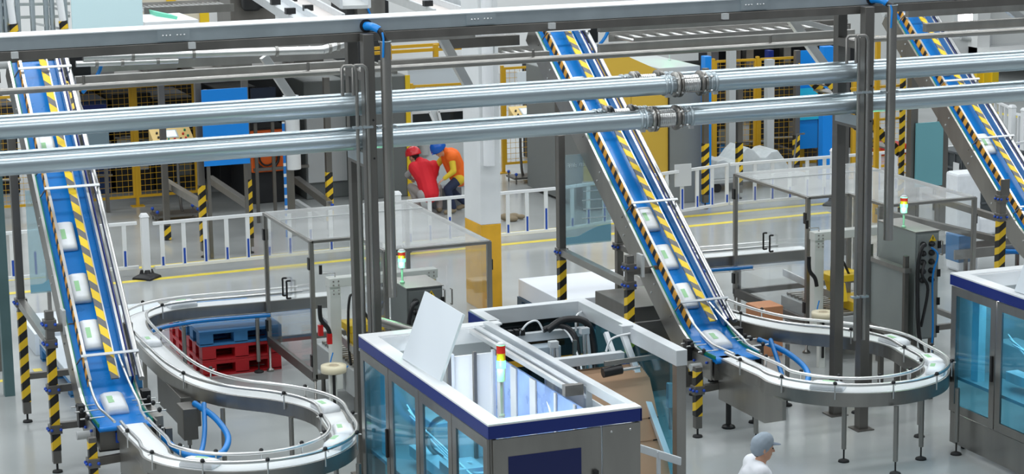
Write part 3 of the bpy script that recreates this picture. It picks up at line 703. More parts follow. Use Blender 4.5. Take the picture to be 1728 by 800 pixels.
t = thing('beacon', 'small red alarm dome on the white gantry of the right case sealer', 'beacon', at(1451, 378, y=27.7))
q = at(1451, 384, y=27.7)
MB().lathe(q, [(.05, 0), (.05, .03), (.04, .14), (.02, .17)], 14).build('dome', REDP, t); MB().lathe(q, [(.055, -.04), (.055, 0)], 14).build('base', WHITE, t)

# ------------------------------------------------------------------ control cabinets
def stacklight(p, h, label, r=.036, grp='tower lamps'):
    t = thing('tower_lamp', label, 'signal lamp', p, grp); p = Vector(p); z = h*.48
    MB().cyl(p, p+Vector((0, 0, z)), .014, 10).build('pole', GREYL, t)
    seg = (h-z)/6
    MB().cyl(p+Vector((0, 0, z)), p+Vector((0, 0, z+seg*2)), r*.95, 16).build('housing', WHITE, t)
    MB().cyl(p+Vector((0, 0, z+seg*2)), p+Vector((0, 0, z+seg*3.2)), r, 16).build('green_lens', L_GRN, t, label='lit green lens')
    MB().cyl(p+Vector((0, 0, z+seg*3.22)), p+Vector((0, 0, z+seg*4.3)), r, 16).build('amber_lens', L_AMB, t, label='amber lens')
    MB().cyl(p+Vector((0, 0, z+seg*4.32)), p+Vector((0, 0, z+seg*5.5)), r, 16).build('red_lens', L_RED, t, label='red lens')
    MB().lathe(p+Vector((0, 0, z+seg*5.5)), [(r, 0), (r, .015), (r*.5, .03)], 16).build('cap', WHITE, t)
    MB().lathe(p, [(.03, 0), (.03, .02), (.015, .03)], 12).build('base', GREYL, t)
    l = bpy.data.lights.new('green_glow', 'POINT'); l.energy = 5; l.color = (.1, 1, .35); l.shadow_soft_size = .04
    lo = bpy.data.objects.new('green_glow', l); COL.objects.link(lo); lo.location = p+Vector((-.06, -.09, z+seg*2.6))
    return t
CABG = mat('cabinet_grey', (.30, .33, .32), .42, .3, .04, 2)
def cabinet(uv, w, d, z0, z1, label, where):
    p = at(*uv, z=z1); x, y = p.x, p.y          # near left corner of the top
    t = thing('control_cabinet', label, 'control cabinet', (x, y, z0), 'grey control cabinets')
    MB().box((x, y, z0), (x+w, y+d, z1)).build('body', GREYM if d < .7 else CABG, t, .006)
    MB().box((x+.02, y-.018, z0+.02), (x+w-.02, y, z1-.03)).build('door', GREYM if d < .7 else CABG, t, .005)
    MB().box((x-.01, y-.02, z1), (x+w+.01, y+d+.01, z1+.012)).build('top_plate', STEEL, t)
    for k in range(4):
        z = z1-.18-(z1-z0-.3)*k/3; MB().box((x+w-.03, y-.04, z-.05), (x+w+.01, y-.01, z+.05)).build('hinge', BLACK, t)
    for r_ in range(5):
        for c_ in range(2):
            cx, cz = x+.10+c_*.13, z1-.16-r_*.12
            g = MB().lathe((cx, y-.018, cz), [(.04, 0), (.04, -.03), (.028, -.035), (.028, -.06)], 12, 'y').build('cable_gland', BLACK, t)
    MB().tube(smoothpath([(x+.1, y-.07, z1-.15), (x+.02, y-.12, z1-.2), (x-.03, y-.12, z1-.5), (x+.0, y-.12, z0+.2), (x+.08, y-.10, z0-.15)], 5), .028, 8).build('black_cable', BLACK, t)
    MB().tube(smoothpath([(x+.2, y-.07, z1-.2), (x+.26, y-.14, z1-.3), (x+.2, y-.12, z1-.6), (x+.22, y-.12, z0+.15), (x+.2, y-.1, z0-.3)], 5), .014, 8).build('blue_cable', BLUEC, t)
    MB().tube(smoothpath([(x+.1, y-.07, z1-.4), (x+.03, y-.14, z1-.55), (x+.12, y-.14, z1-.75), (x+.05, y-.1, z0+.2)], 5), .02, 8).build('black_cable', BLACK, t)
    w_ = MB().prism([(x+w*.55, z1-.13), (x+w*.55+.11, z1-.13), (x+w*.55+.055, z1-.04)], y-.022, y-.018, 'y').build('warning_sign', YELB, t)
    MB().bar((x+w*.55+.055, y-.024, z1-.105), (x+w*.55+.055, y-.024, z1-.065), .012, .003, (0, 1, 0)).build('bolt_symbol', BLACK, w_)
    # stand
    for a, b in ((x+.04, y+.05), (x+w-.06, y+.05), (x+.04, y+d-.06), (x+w-.06, y+d-.06)): MB().box((a-.03, b-.03, 0), (a+.03, b+.03, z0)).build('stand_leg', STEELD, t)
    MB().bar((x-.45, y+.1, z0+.02), (x+w, y+.1, z0+.02), .07, .08).build('stand_rail', STEEL, t)
    return t, x, y
_, x, y = cabinet((686, 488), .45, .62, 1.05, 2.30, 'grey control cabinet with black plugs beside the left tower lamp', '')
def lampat(u, vtop, vbase, Y, label, r=.036):
    a = at(u, vbase, y=Y); b = at(u, vtop, y=Y); return stacklight(a, b.z-a.z, label, r)
a = at(677, 480, z=2.31)
stacklight((x+.05, y+.3, 2.31), .40, 'tower lamp with lit green lens on the left control cabinet', .045)
_, x, y = cabinet((1545, 393), .36, .95, .85, 2.30, 'tall light grey control cabinet with cables, in front of the right enclosure', '')
stacklight((x-.03+.06, y+.35, 2.31), .42, 'tower lamp with lit green lens on the right control cabinet', .05)
t = thing('cabinet_guard', 'steel angle frame standing against the left side of the tall light grey control cabinet', 'frame', (x-.1, y, 0))
MB().box((x-.16, y-.02, .8), (x-.10, y+.04, 2.0)).build('post', STEELD, t); MB().box((x-.16, y+.9, .8), (x-.10, y+.96, 2.0)).build('post', STEELD, t)
for z in (.86, 1.78): MB().box((x-.18, y-.05, z), (x-.08, y+1.0, z+.06)).build('rail', STEEL, t)
MB().box((x-.13, y, .92), (x-.12, y+.92, 1.76)).build('sheet', CABG, t)
for yy in (y, y+.9): MB().box((x-.16, yy-.02, 0), (x-.10, yy+.04, .8)).build('leg', STEELD, t)
for u, v, top in ((640, 408, 2.25), (1487, 348, 2.25)):
    p = at(u, v, z=top); t = thing('guard_post', 'thin steel post with a long vertical bar beside the '+('left' if u < 900 else 'right')+' control cabinet', 'post', (p.x, p.y, 0))
    MB().box((p.x-.035, p.y-.035, 0), (p.x+.035, p.y+.035, top)).build('post', STEEL, t, .004); MB().cyl((p.x-.06, p.y-.02, .9), (p.x-.06, p.y-.02, top-.02), .01, 8).build('bar', BRIGHT, t)
p = at(590, 470, y=25.4)
t = thing('air_tube', 'round steel tube with a valve running from the left column pair to the control cabinet', 'pipe', (7.6, 24.6, 1.9))
MB().tube([(7.85, 24.7, 1.98), (8.45, 24.35, 1.80)], .055, 14).build('tube', STEEL, t)

# ------------------------------------------------------------------ open-topped case erecting machines
def machine(dx, where, rear=True, sheet_label=''):
    X0, X1, Y0, Y1, ZT = 7.24+dx, 8.80+dx, 19.15, 23.10, 2.2
    t = thing('case_erector', 'stainless open-topped machine with navy trim and blue-tinted doors, '+where, 'packing machine', (X0, Y0, 0), 'open-topped case erecting machines')
    fl, hh = .17, .145
    for k, (a, b) in enumerate((((X0-.03, Y0-.03), (X0-.03+fl, Y1+.03)), ((X0-.03+fl, Y0-.03), (X1+.0, Y0-.03+fl)), ((X0-.03+fl, Y1+.03-fl), (X1+.05, Y1+.03)))):
        MB().box((*a, ZT-.02), (*b, ZT)).build('top_flange', WHITE, t, .003)
    for a, b in (((X0-.03, Y0-.03), (X0-.015, Y1+.03)), ((X0-.015, Y0-.03), (X1, Y0-.015))):
        MB().box((*a, ZT-hh), (*b, ZT-.02)).build('navy_fascia', NAVY, t, .002)
    MB().box((X1-.01, Y0-.03, ZT-hh), (X1+.005, Y0+.14, ZT-.02)).build('navy_fascia', NAVY, t)
    for a, b in (((X0-.03+fl, Y0+.14), (X0+fl-.02, Y1-.14)), ((X0-.03+fl, Y0+.13), (X1-.1, Y0+.14)), ((X0+fl, Y1-.16), (X1, Y1-.14))):
        MB().box((*a, ZT-.19), (*b, ZT-.02)).build('inner_lip', WHITE, t)
    # corner posts, base and closed panels
    zb = .47
    for a, b in ((X0, Y0), (X0, Y1-.06), (X1-.06, Y0), (X1-.06, Y1-.06)):
        MB().box((a, b, .06), (a+.06, b+.06, ZT-hh)).build('corner_post', STEEL, t)
    MB().box((X0-.005, Y0, .06), (X0+.05, Y1, zb-.02)).build('plinth_panel', STEEL, t, .004)
    MB().box((X0, Y0-.005, .06), (X1, Y0+.02, zb-.02)).build('plinth_panel', STEEL, t, .004)
    ft = MB()
    for a in (X0+.1, X1-.1):
        for b in (Y0+.15, (Y0+Y1)/2, Y1-.15): ft.cyl((a, b, 0), (a, b, .08), .03, 10)
    ft.build('feet', RUBBER, t)
    # side doors
    n = 4; L = (Y1-Y0)/n; fw = .105
    for k in range(n):
        a, b = Y1-k*L-.012, Y1-(k+1)*L+.012; z0, z1 = zb, ZT-hh-.01
        f = MB(); f.box((X0-.03, a, z0), (X0-.002, a-fw, z1)); f.box((X0-.03, b, z0), (X0-.002, b+fw, z1)); f.box((X0-.03, a-fw, z1-fw), (X0-.002, b+fw, z1)); f.box((X0-.03, a-fw, z0), (X0-.002, b+fw, z0+fw))
        d = f.build('door', STEEL, t)
        MB().box((X0-.02, a-fw, z0+fw), (X0-.012, b+fw, z1-fw)).build('window_pane', BGLASS, d)
        if k % 2 == 0: MB().box((X0-.06, b+.02, 1.05), (X0-.03, b+.06, 1.37)).build('door_handle', BLACK, d, .008)
    # front face
    z1 = ZT-hh-.012; xs = X0+1.14
    f = MB().box((X0+.02, Y0-.03, zb), (xs-.006, Y0-.002, z1)).build('front_door', STEEL, t, .004)
    MB().box((X0+.17, Y0-.036, zb+.12), (xs-.22, Y0-.03, z1-.18)).build('navy_inset', NAVYP, f)
    MB().box((xs-.10, Y0-.07, z1-.55), (xs-.05, Y0-.03, z1-.42)).build('door_latch', BLACK, f, .005)
    g = MB().box((xs+.006, Y0-.03, zb), (X1-.02, Y0-.002, z1)).build('front_panel', STEEL, t, .004)
    sc = MB()
    for a in (xs+.1, X1-.12): sc.lathe((a, Y0-.03, z1-.06), [(.012, 0), (.012, -.005)], 8, 'y')
    sc.build('screws', BRIGHT, g)
    # inside
    MB().box((X0+.05, Y0+.05, .86), (X1-.05, Y1-.05, .90)).build('work_table', GREYL, t)
    MB().box((X0+.03, Y1-.05, .9), (X1-.02, Y1-.02, ZT-.2)).build('back_panel', GREYL, t)
    MB().box((X1-.05, Y0+.05, .9), (X1-.03, Y1-1.9, ZT-.2)).build('inner_panel', WHITE, t)
    for yy in (20.2, 20.9, 21.25): MB().box((X1-.12, yy, .9), (X1-.05, yy+.06, ZT-.05)).build('inner_profile', ALU, t, .003)
    BLF = mat('blue_film_panel', (.22, .34, .62), .3, 0, .25, 3)
    MB().box((X1-.33, 19.7, .9), (X1-.31, 22.2, ZT-.16)).build('blue_inner_panel', BLF, t)
    for yy in (19.95, 20.45, 21.0, 21.55, 21.95): MB().box((X1-.35, yy, .9), (X1-.333, yy+(.05 if yy < 21 else .16), ZT-.16)).build('white_band', GREYL, t)
    MB().box((X1-.85, 22.25, .9), (X1-.33, 22.28, ZT-.14)).build('white_inner_panel', WHITE, t)
    for xx, m2 in ((.88, STEELD), (.84, ALU), (.58, STEELD), (.36, ALU)): MB().box((X1-xx, 22.20, .9), (X1-xx+.035, 22.25, ZT-.1)).build('vertical_profile', m2, t)
    c = None; pts = [(X1-.45+.22*math.cos(a), 21.0+.62*math.sin(a), 0) for a in [i*PI/12-PI/2 for i in range(13)]]
    # linear units near the windows
    lu = MB(); lu.box((X0+.25, 19.6, 1.0), (X0+.42, 22.3, 1.12)); lu.box((X0+.48, 19.6, 1.02), (X0+.56, 22.3, 1.08)); lu.build('linear_guide', WHITE, t, .005)
    MB().box((X0+.24, 20.9, 1.12), (X0+.6, 21.3, 1.22)).build('carriage', ALU, t, .005)
    MB().box((X0+.2, 20.3, .9), (X0+.75, 20.9, 1.0)).build('carriage_base', BLUEP, t, .005)
    MB().box((X0+.6, 19.5, .9), (X0+1.1, 20.1, 1.3)).build('gripper_unit', DARK, t, .01)
    MB().box((X0+.5, 22.2, .9), (X0+.8, 22.9, 1.35)).build('drive_housing', GREYL, t, .01)
    MB().box((X0+.12, 22.7, .9), (X0+.22, 22.85, 2.0)).build('inner_post', PALE, t)
    for k in range(3):
        MB().tube(smoothpath([(X0+.2, 22.2-k*.05, 1.6-k*.05), (X0+.3, 21.9-k*.3, 1.35), (X0+.45, 21.5-k*.4, 1.15), (X0+.5, 21.0-k*.4, 1.25)], 6), .012, 6).build('white_air_hose', WHITE, t)
    MB().tube(smoothpath([(X0+.55, 21.9, 1.0), (X0+.3, 21.8, 1.25), (X0+.3, 21.6, 1.55), (X0+.5, 21.3, 1.7), (X0+.8, 21.2, 1.6)], 6), .03, 8).build('cable_chain', STEEL, t)
    MB().tube(smoothpath([(X1-.3, 20.9, 2.0), (X1-.35, 20.5, 1.7), (X1-.4, 20.2, 1.4), (X1-.3, 19.9, 1.2)], 6), .012, 6).build('white_air_hose', WHITE, t)
    st = MB().box((X0+.2, Y0+.3, ZT-.24), (X0+.24, Y1-.6, ZT-.21)).build('lamp_strip', LAMPW, t)
    d = bpy.data.lights.new('machine_lamp', 'AREA'); d.shape = 'RECTANGLE'; d.size = .3; d.size_y = 3; d.energy = 26 if dx < 1 else 14; d.color = (.85, .92, 1)
    o = bpy.data.objects.new('machine_lamp', d); COL.objects.link(o); o.location = (X0+.38, 21.1, ZT-.1); o.rotation_euler = (0, -.45, 0)
    # top rails on the right wall
    MB().bar((X1-.05, Y0+.1, ZT-.05), (X1-.12, Y1-.1, ZT-.03), .09, .10).build('top_profile', ALU, t, .004)
    MB().bar((X1-.20, Y0+1.1, ZT-.05), (X1-.26, Y1-.1, ZT-.03), .05, .06).build('top_profile', ALU, t, .004)
    MB().bar((X1-.28, Y0+1.1, ZT-.08), (X1-.33, Y1-.1, ZT-.05), .05, .05).build('top_profile', BRIGHT, t, .004)
    MB().box((X1-.35, Y0+1.04, ZT-.13), (X1-.15, Y0+1.12, ZT-.02)).build('profile_end', STEELD, t)
    if rear:
        XR, YR, YF, w, h = 10.19+dx, 23.75, 20.97, .13, .17; XB = X1-.05
        f = MB(); f.box((XB, YR-w, ZT-h), (XR, YR, ZT)); f.box((XB, Y1, ZT-h), (XB+w, YR-w, ZT)); f.build('open_frame', ALU, t, .004)
        MB().box((XR-w, YF, ZT-h), (XR, YR-w, ZT)).build('open_frame', ALU, t, .004)
        MB().box((XB-.015, Y1+.03, ZT-h), (XB, YR, ZT-.02)).build('navy_fascia', NAVY, t)
        MB().box((XR-w+.01, YF+.01, .06), (XR-.01, YF+.12, ZT-h)).build('frame_post', STEEL, t, .003)
        MB().box((XR-w+.01, YR-.12, .06), (XR-.01, YR-.01, ZT-h)).build('frame_post', STEEL, t, .003)
        MB().box((XB+.01, YR-.12, .06), (XB+.11, YR-.01, ZT-h)).build('frame_post', STEEL, t, .003)
        MB().box((XR-.05, YF+.13, .3), (XR-.04, YR-.13, ZT-h)).build('side_pane', BGLASS, t)
        MB().box((XB+w, YR-.06, .3), (XR-w, YR-.05, ZT-h-.02)).build('rear_pane', DKGLASS, t)
        MB().box((XB+w, 23.25, ZT-.33), (XR-w, 23.33, ZT-.23)).build('cross_rail', ALU, t, .003)
        MB().box((XB+w, 23.28, ZT-.62), (XR-w, 23.34, ZT-.56)).build('cable_tray', OCHRE, t)
        MB().box((XB+.1, 21.95, ZT-.32), (XB+1.15, 22.05, ZT-.22)).build('cross_rail', ALU, t, .003)
        bx_ = MB().box((XB+.52, 23.05, ZT-.52), (XB+.85, 23.25, ZT-.36)).build('junction_box', mat('pale_blue_grey', (.42, .50, .56), .45), t, .005)
        MB().tube(smoothpath([(XB+.75, 23.2, ZT-.2), (XB+.95, 23.2, ZT-.1), (XB+1.2, 23.15, ZT-.14), (XB+1.28, 23.1, ZT-.4), (XB+1.2, 22.9, ZT-.8), (XB+1.0, 22.6, ZT-.85)], 7), .042, 10).build('black_hose', BLACK, t)
        MB().tube(smoothpath([(XB+.7, 23.22, ZT-.2), (XB+.9, 23.2, ZT-.16), (XB+1.05, 23.1, ZT-.3), (XB+1.0, 22.9, ZT-.7), (XB+.8, 22.6, ZT-.9)], 7), .035, 10).build('black_hose', BLACK, t)
        for k, q in enumerate((((.42, 23.25, -.22), (.5, 23.2, -.1), (.62, 23.2, -.08), (.7, 23.22, -.2)), ((.9, 23.2, -.15), (1.0, 23.1, -.3), (1.02, 22.9, -.55), (1.0, 22.7, -.8)), ((1.3, 23.5, -.1), (1.15, 23.3, -.1), (1.1, 23.2, -.25)), ((1.2, 21.9, 0), (1.0, 21.95, -.05), (.95, 22.0, -.2)))):
            MB().tube(smoothpath([(XB+a, b, ZT+c) for a, b, c in q], 6), .012, 6).build('white_air_hose', WHITE, t)
        vb = MB()
        for k in range(4): vb.box((XB+.22+k*.07, 23.22, ZT-.24), (XB+.27+k*.07, 23.30, ZT-.17))
        vb.build('valve_bank', BLACK, t)
        for x_, y_ in ((XB+.55, 22.55), (XB+1.12, 23.0)):
            c_ = MB().cyl((x_, y_, ZT-.8), (x_, y_, ZT-.2), .022, 10).build('air_cylinder', BRIGHT, t); MB().cb((x_, y_, ZT-.2), (.1, .08, .07)).build('cylinder_head', ALU, c_)
            MB().bar((x_+.07, y_-.05, ZT-.85), (x_+.03, y_, ZT-.2), .03, .05).build('slanted_arm', ALU, t)
        MB().bar((XB+.7, 23.0, .9), (XB+.72, 23.0, ZT-.3), .04, .04).build('upright', ALU, t); MB().bar((XB+.98, 23.0, .9), (XB+1.0, 23.0, ZT-.3), .04, .04).build('upright', STEEL, t)
        # magazine rails and arms
        a = at(1052, 565, y=22.2); b = at(1128, 775, y=21.2); a.x += dx; b.x += dx
        MB().bar(a, b, .07, .05).build('magazine_rail', ALU, t, .003)
        a2 = a+Vector((-.17, .1, .02)); MB().bar(a2, a2+(b-a)*.28, .05, .05).build('magazine_rail', ALU, t, .003)
        hb = MB().cb(a+Vector((.03, 0, .06)), (.14, .1, .10)).build('rail_head', ALU, t, .005)
        a = at(1020, 614, y=21.6); b = at(1132, 598, y=21.6); a.x += dx; b.x += dx
        MB().bar(a, b, .035, .05).build('support_arm', STEEL, t)
        MB().bar((b.x, 21.6, b.z+.03), (b.x, 21.6, b.z-.85), .035, .035).build('hanging_rod', STEEL, t)
        MB().cyl(a+Vector((-.02, 0, -.1)), a+Vector((.2, 0, -.08)), .055, 12).build('black_roller', BLACK, t)
        MB().cyl(a+Vector((.2, 0, -.09)), a+Vector((.42, 0, -.08)), .02, 12).build('roller_shaft', BRIGHT, t)
        MB().cb((b.x-.03, 21.57, b.z-.45), (.06, .06, .28)).build('sensor_bracket', ALU, t, .01)
        a = at(1066, 752, y=20.6); b = at(1149, 779, y=20.0); a.x += dx; b.x += dx
        MB().bar(a, b, .02, .085).build('lower_arm', ALU, t, .004)
        MB().bar(a+Vector((-.8, .5, .03)), a, .02, .085).build('lower_arm', ALU, t, .004)
        MB().bar(a+(b-a)*.55+Vector((0, 0, .03)), a+(b-a)*.55+Vector((0, 0, -.4)), .04, .03).build('arm_bracket', ALU, t, .004)
        MB().box((XB+.2, 21.3, .5), (XR-.2, 21.4, .6)).build('magazine_floor', STEEL, t)
    return t
machine(0, 'nearest the camera in the middle')
machine(7.60, 'cut off by the right picture edge')
# tilted white sheets on the machines
def sheet(c, label, dx=0):
    base = at(678, 604, z=2.21); y0 = base.y
    q = [at(678, 604, z=2.21), at(742, 643, y=at(742, 643, x=base.x).y), at(781, 530, y=at(742, 643, x=base.x).y), at(717, 491, y=y0)]
    q = [v+Vector((dx, 0, 0)) for v in q]
    t = thing('white_sheet', label, 'sheet', q[0], 'white sheets leaning on the machines')
    MB().hexa(q, (.025, 0, -.012)).build('sheet', SHEETW, t)
    return t
sheet(None, 'plain white sheet standing tilted on the navy-trimmed rim of the middle machine')
sheet(None, 'plain white sheet leaning at the right picture edge on the second navy-trimmed machine', 7.60)
a = at(847, 703, z=2.2)
stacklight((a.x, a.y, 2.2), at(847, 577, y=a.y).z-2.2, 'red, amber and green tower lamp on the near rim of the middle machine', .043)
# flat cardboard blanks in the magazine
tl = at(978, 650, y=21.75); tr = at(1096, 632, y=21.75); zlow = .72; yl = 21.25
for k in range(9):
    o = Vector((0, .035*k, .012*k))
    mb = MB(); q = [Vector((tl.x, tl.y, tl.z))+o, Vector((tr.x, tr.y, tl.z))+o, Vector((tr.x+.02, yl, zlow))+o, Vector((tl.x+.02, yl, zlow))+o]
    n = (q[1]-q[0]).cross(q[2]-q[1]).normalized()
    root = thing('cardboard_blank', 'front flat brown cardboard blank leaning in the magazine of the middle machine' if k == 0 else 'flat brown cardboard blank packed behind the front one in the magazine', 'cardboard', q[3], 'cardboard blanks in the magazine')
    mb.hexa(q, n*.007).build('board', CARD, root)
    if k == 0:
        for f in (.40, .62):
            a = q[0]+(q[3]-q[0])*f; b = q[1]+(q[2]-q[1])*f
            MB().bar(a+Vector((0, -.008, 0)), b+Vector((0, -.008, 0)), .004, .008).build('crease', mat('crease_shade', (.42, .26, .15), .8), root)
            MB().bar(b+Vector((-.12, -.010, 0)), b+Vector((0, -.010, 0)), .004, .014).build('slot', BLACK, root)
# ------------------------------------------------------------------ pallets, sheets, banners on the near floor
def pallet(x, y, z, lx, ly, m_, label, grp=None, name='plastic_pallet'):
    t = thing(name, label, 'pallet', (x, y, z), grp)
    MB().box((x, y, z+.17), (x+lx, y+ly, z+.215)).build('deck', m_, t, .005)
    for i in range(3):
        for j in range(3):
            bx_, by_ = x+(lx-.2)*i/2, y+(ly-.2)*j/2
            MB().box((bx_, by_, z+.02), (bx_+.2, by_+.2, z+.172)).build('block', m_, t, .004)
    for j in range(3): MB().box((x, y+(ly-.2)*j/2, z), (x+lx, y+(ly-.2)*j/2+.2, z+.035)).build('runner', m_, t)
    return t
p = at(343, 637, z=0)
grp = 'pallets stacked under the rear conveyor'
for k, w_ in enumerate(('nearer', 'farther')):
    yy = p.y+k*1.06
    pallet(p.x, yy, 0, 1.15, 1.0, RED, 'red plastic pallet on the floor, bottom of the %s stack' % w_, grp)
    pallet(p.x, yy, .22, 1.15, 1.0, RED, 'red plastic pallet in the middle of the %s stack' % w_, grp)
    pallet(p.x-.03, yy, .44, 1.2, 1.0, PBLUE, 'blue plastic pallet on top of the %s stack' % w_, grp)
p = at(122, 671, z=0)
pallet(p.x-.02, p.y, 0, 1.0, 2.4, PBLUE, 'blue plastic pallet under a grey sheet, between the left incline and its frame')
t = thing('grey_sheet_stack', 'pale grey flat-topped load on the blue pallet behind the foot of the left incline', 'load', (p.x, p.y, .22))
MB().box((p.x-.02, p.y, .22), (p.x+.96, p.y+2.4, .32)).build('load', GREYBL, t, .01)
a = at(98, 575, z=.42); 
t = thing('white_board', 'pale flat board stack behind the left striped frame', 'load', (a.x, a.y, 0))
MB().box((p.x-.05, p.y+2.6, 0), (p.x+2.1, p.y+4.0, .33)).build('load', SHEETW, t, .01)
a = at(875, 512, z=.1); b = at(1088, 500, z=.55)
pallet(a.x-.02, a.y-1.75, 0, 2.0, 1.76, mat('dark_blue_pallet', (.05, .10, .16), .5), 'dark pallet under the big white covered load')
t = thing('covered_load', 'big flat white covered load behind the machine and left of the middle incline', 'load', (a.x, a.y-1.7, .15))
MB().box((a.x, a.y-1.75, .22), (a.x+2.0, a.y, at(877, 470, y=a.y).z)).build('cover', mat('load_white', (.80, .84, .90), .5), t, .01)
p = at(1064, 520, y=27.0)
t = thing('steel_cover', 'dark stainless box cover behind the foot of the middle incline', 'cover', (p.x, 27, 0))
MB().box((p.x, 27.0, 0), (p.x+1.1, 28.2, p.z)).build('cover', STEELD, t, .01)
p = at(1140, 470, z=.9)
t = thing('round_stand', 'white drum on a bent tube stand left of the middle incline', 'stand', (p.x-.15, p.y, 0))
MB().cyl((p.x-.1, p.y, .80), (p.x-.1, p.y, .98), .13, 20).build('drum', WHITE, t); MB().cyl((p.x-.1, p.y, 0), (p.x-.1, p.y, .8), .03, 10).build('leg', STEEL, t)
MB().tube(smoothpath([(p.x-.45, p.y-.3, .2), (p.x-.45, p.y-.3, .7), (p.x-.4, p.y-.28, .8), (p.x-.2, p.y-.2, .82)], 4), .03, 8).build('bent_tube', STEEL, t)
for (u, v, lab) in ((1110, 478, 'orange-brown box on the floor left of the middle incline'), (1290, 512, 'orange-brown box below the rear track of the second loop')):
    p = at(u, v, z=.75); t = thing('cardboard_box', lab, 'box', (p.x, p.y, .0))
    MB().box((p.x-.2, p.y-.2, 0), (p.x+.2, p.y+.2, .74)).build('box', mat('box_card', (.62, .28, .14), .7), t, .01)

def banner(q0, q1, zt, zb, label, where):
    """hanging translucent banner between two posts"""
    t = thing('banner', label, 'banner', (q0[0], q0[1], zb), 'pale blue translucent banners')
    x0, y0 = q0; x1, y1 = q1
    MB().bar((x0, y0, (zt+zb)/2), (x1, y1, (zt+zb)/2), .006, zt-zb).build('sheet', BANNER, t)
    z = zt-.18; ww = MB(); random.seed(3)
    x = x0+(x1-x0)*.08
    wm = mat('banner_lettering', (.80, .90, .90), .5)
    for k in range(7):
        if k == 2: x += .04
        w_ = (x1-x0)*.085
        for i, (a, b, c, d) in enumerate(((0, 0, 1, .12), (0, .88, 1, 1), (0, .42, 1, .54), (.42, 0, .56, 1), (0, 0, .12, 1), (.88, 0, 1, 1))):
            if (k*3+i) % 4 == 0: continue
            ww.box((x+a*w_, y0-.008, z+b*w_*.9), (x+c*w_, y0-.004, z+d*w_*.9))
        x += w_*1.22
    ww.build('lettering', wm, t)
    l = MB()
    for k in range(5):
        xx = x0+(x1-x0)*(.38+.03*(k % 2)); l.box((xx, y0-.008, zt-.42-k*.13), (x0+(x1-x0)*.9, y0-.004, zt-.405-k*.13))
    l.build('small_print', wm, t)
    h = MB(); N = 10
    pts = [(x0+(x1-x0)*k/N, zb+.12+.14*max(0, math.sin(k/N*2.4-.7))) for k in range(N+1)]
    h.prism([(x0, zb+.02), (x1, zb+.02)]+pts[::-1], y0-.008, y0-.004, 'y'); h.build('hill_shape', mat('banner_blue', (.28, .58, .72), .5), t)
    return t
a = at(951, 262, y=29.0); b = at(1030, 258, y=29.0); c = at(951, 415, y=29.0)
banner((a.x, 29.0), (b.x, 29.0), a.z, c.z, 'pale blue translucent banner between the posts left of the middle incline', '')
a = at(42, 322, y=29.0); b = at(112, 322, y=29.0); c = at(42, 497, y=29.0)
banner((a.x, 29.0), (b.x, 29.0), a.z, c.z, 'pale blue translucent banner between the posts beside the left incline', '')

# ------------------------------------------------------------------ white road barrier with square posts
def barrier(u0, v0, u1, v1, posts, label, grp='white railing runs along the walkway', h=1.05, rails=None, gap=.38, blue=True):
    a = at(u0, v0, z=0); b = at(u1, v1, z=0); L = (b-a).length; d = (b-a)/L
    t = thing('barrier', label, 'railing', a, grp)
    for z, hh in ((h-.12, .055), (.16, .055)): MB().bar(a+Vector((0, 0, z)), b+Vector((0, 0, z)), .05, hh).build('rail', WHITE, t, .004)
    n = int(L/gap)
    for k in range(n+1):
        q = a+d*(k*gap+.15)
        if (q-b).dot(d) > 0: break
        s = MB().box((q.x-.035, q.y-.015, .16), (q.x+.035, q.y+.015, h-.12)).build('baluster', WHITE, t)
        if blue and k % 1 == 0: MB().box((q.x-.018, q.y-.02, .18), (q.x+.018, q.y-.0151, .34+.24*((k*7 % 5)/4))).build('blue_reflector', BLUEB, s)
    for u, v in posts:
        q = at(u, v, z=0); w = .065
        p_ = MB().box((q.x-w, q.y-w, .06), (q.x+w, q.y+w, h+.02)).build('post', WHITE, t, .008)
        MB().add([(q.x-w-.015, q.y-w-.015, h+.02), (q.x+w+.015, q.y-w-.015, h+.02), (q.x+w+.015, q.y+w+.015, h+.02), (q.x-w-.015, q.y+w+.015, h+.02), (q.x-.05, q.y-.05, h+.085), (q.x+.05, q.y-.05, h+.085), (q.x+.05, q.y+.05, h+.085), (q.x-.05, q.y+.05, h+.085), ],
            [(0,3,2,1),(4,5,6,7),(0,1,5,4),(1,2,6,5),(2,3,7,6),(3,0,4,7)]).build('cap', WHITE, p_, .01)
        MB().lathe(q, [(.26, 0), (.25, .04), (.13, .09), (.11, .16)], 4).build('rubber_foot', BLACK, p_, .01)
    return t
barrier(-30, 489, 235, 466, ((248, 470),), 'white railing run at the left, passing behind the left incline')
barrier(262, 467, 665, 428, ((672, 428),), 'white railing run with square post, between the left incline and the columns')
barrier(680, 427, 938, 402, (), 'white railing run in front of the two crouching workers')
barrier(955, 400, 1228, 357, ((1062, 382),), 'white railing run behind the middle incline and yellow machine')
barrier(1232, 357, 1400, 343, ((1407, 346),), 'white railing run seen through the second clear enclosure')
barrier(1415, 342, 1640, 322, (), 'white railing run at the right behind the second enclosure')
barrier(1650, 225, 1702, 250, ((1706, 262),), 'white railing run by the far wall, ending at a post', h=1.05, blue=True)
barrier(1712, 262, 1760, 275, ((1727, 268),), 'white railing post pair cut by the right picture edge')
barrier(1600, 345, 1730, 320, (), 'white railing run behind the third incline', h=1.1)

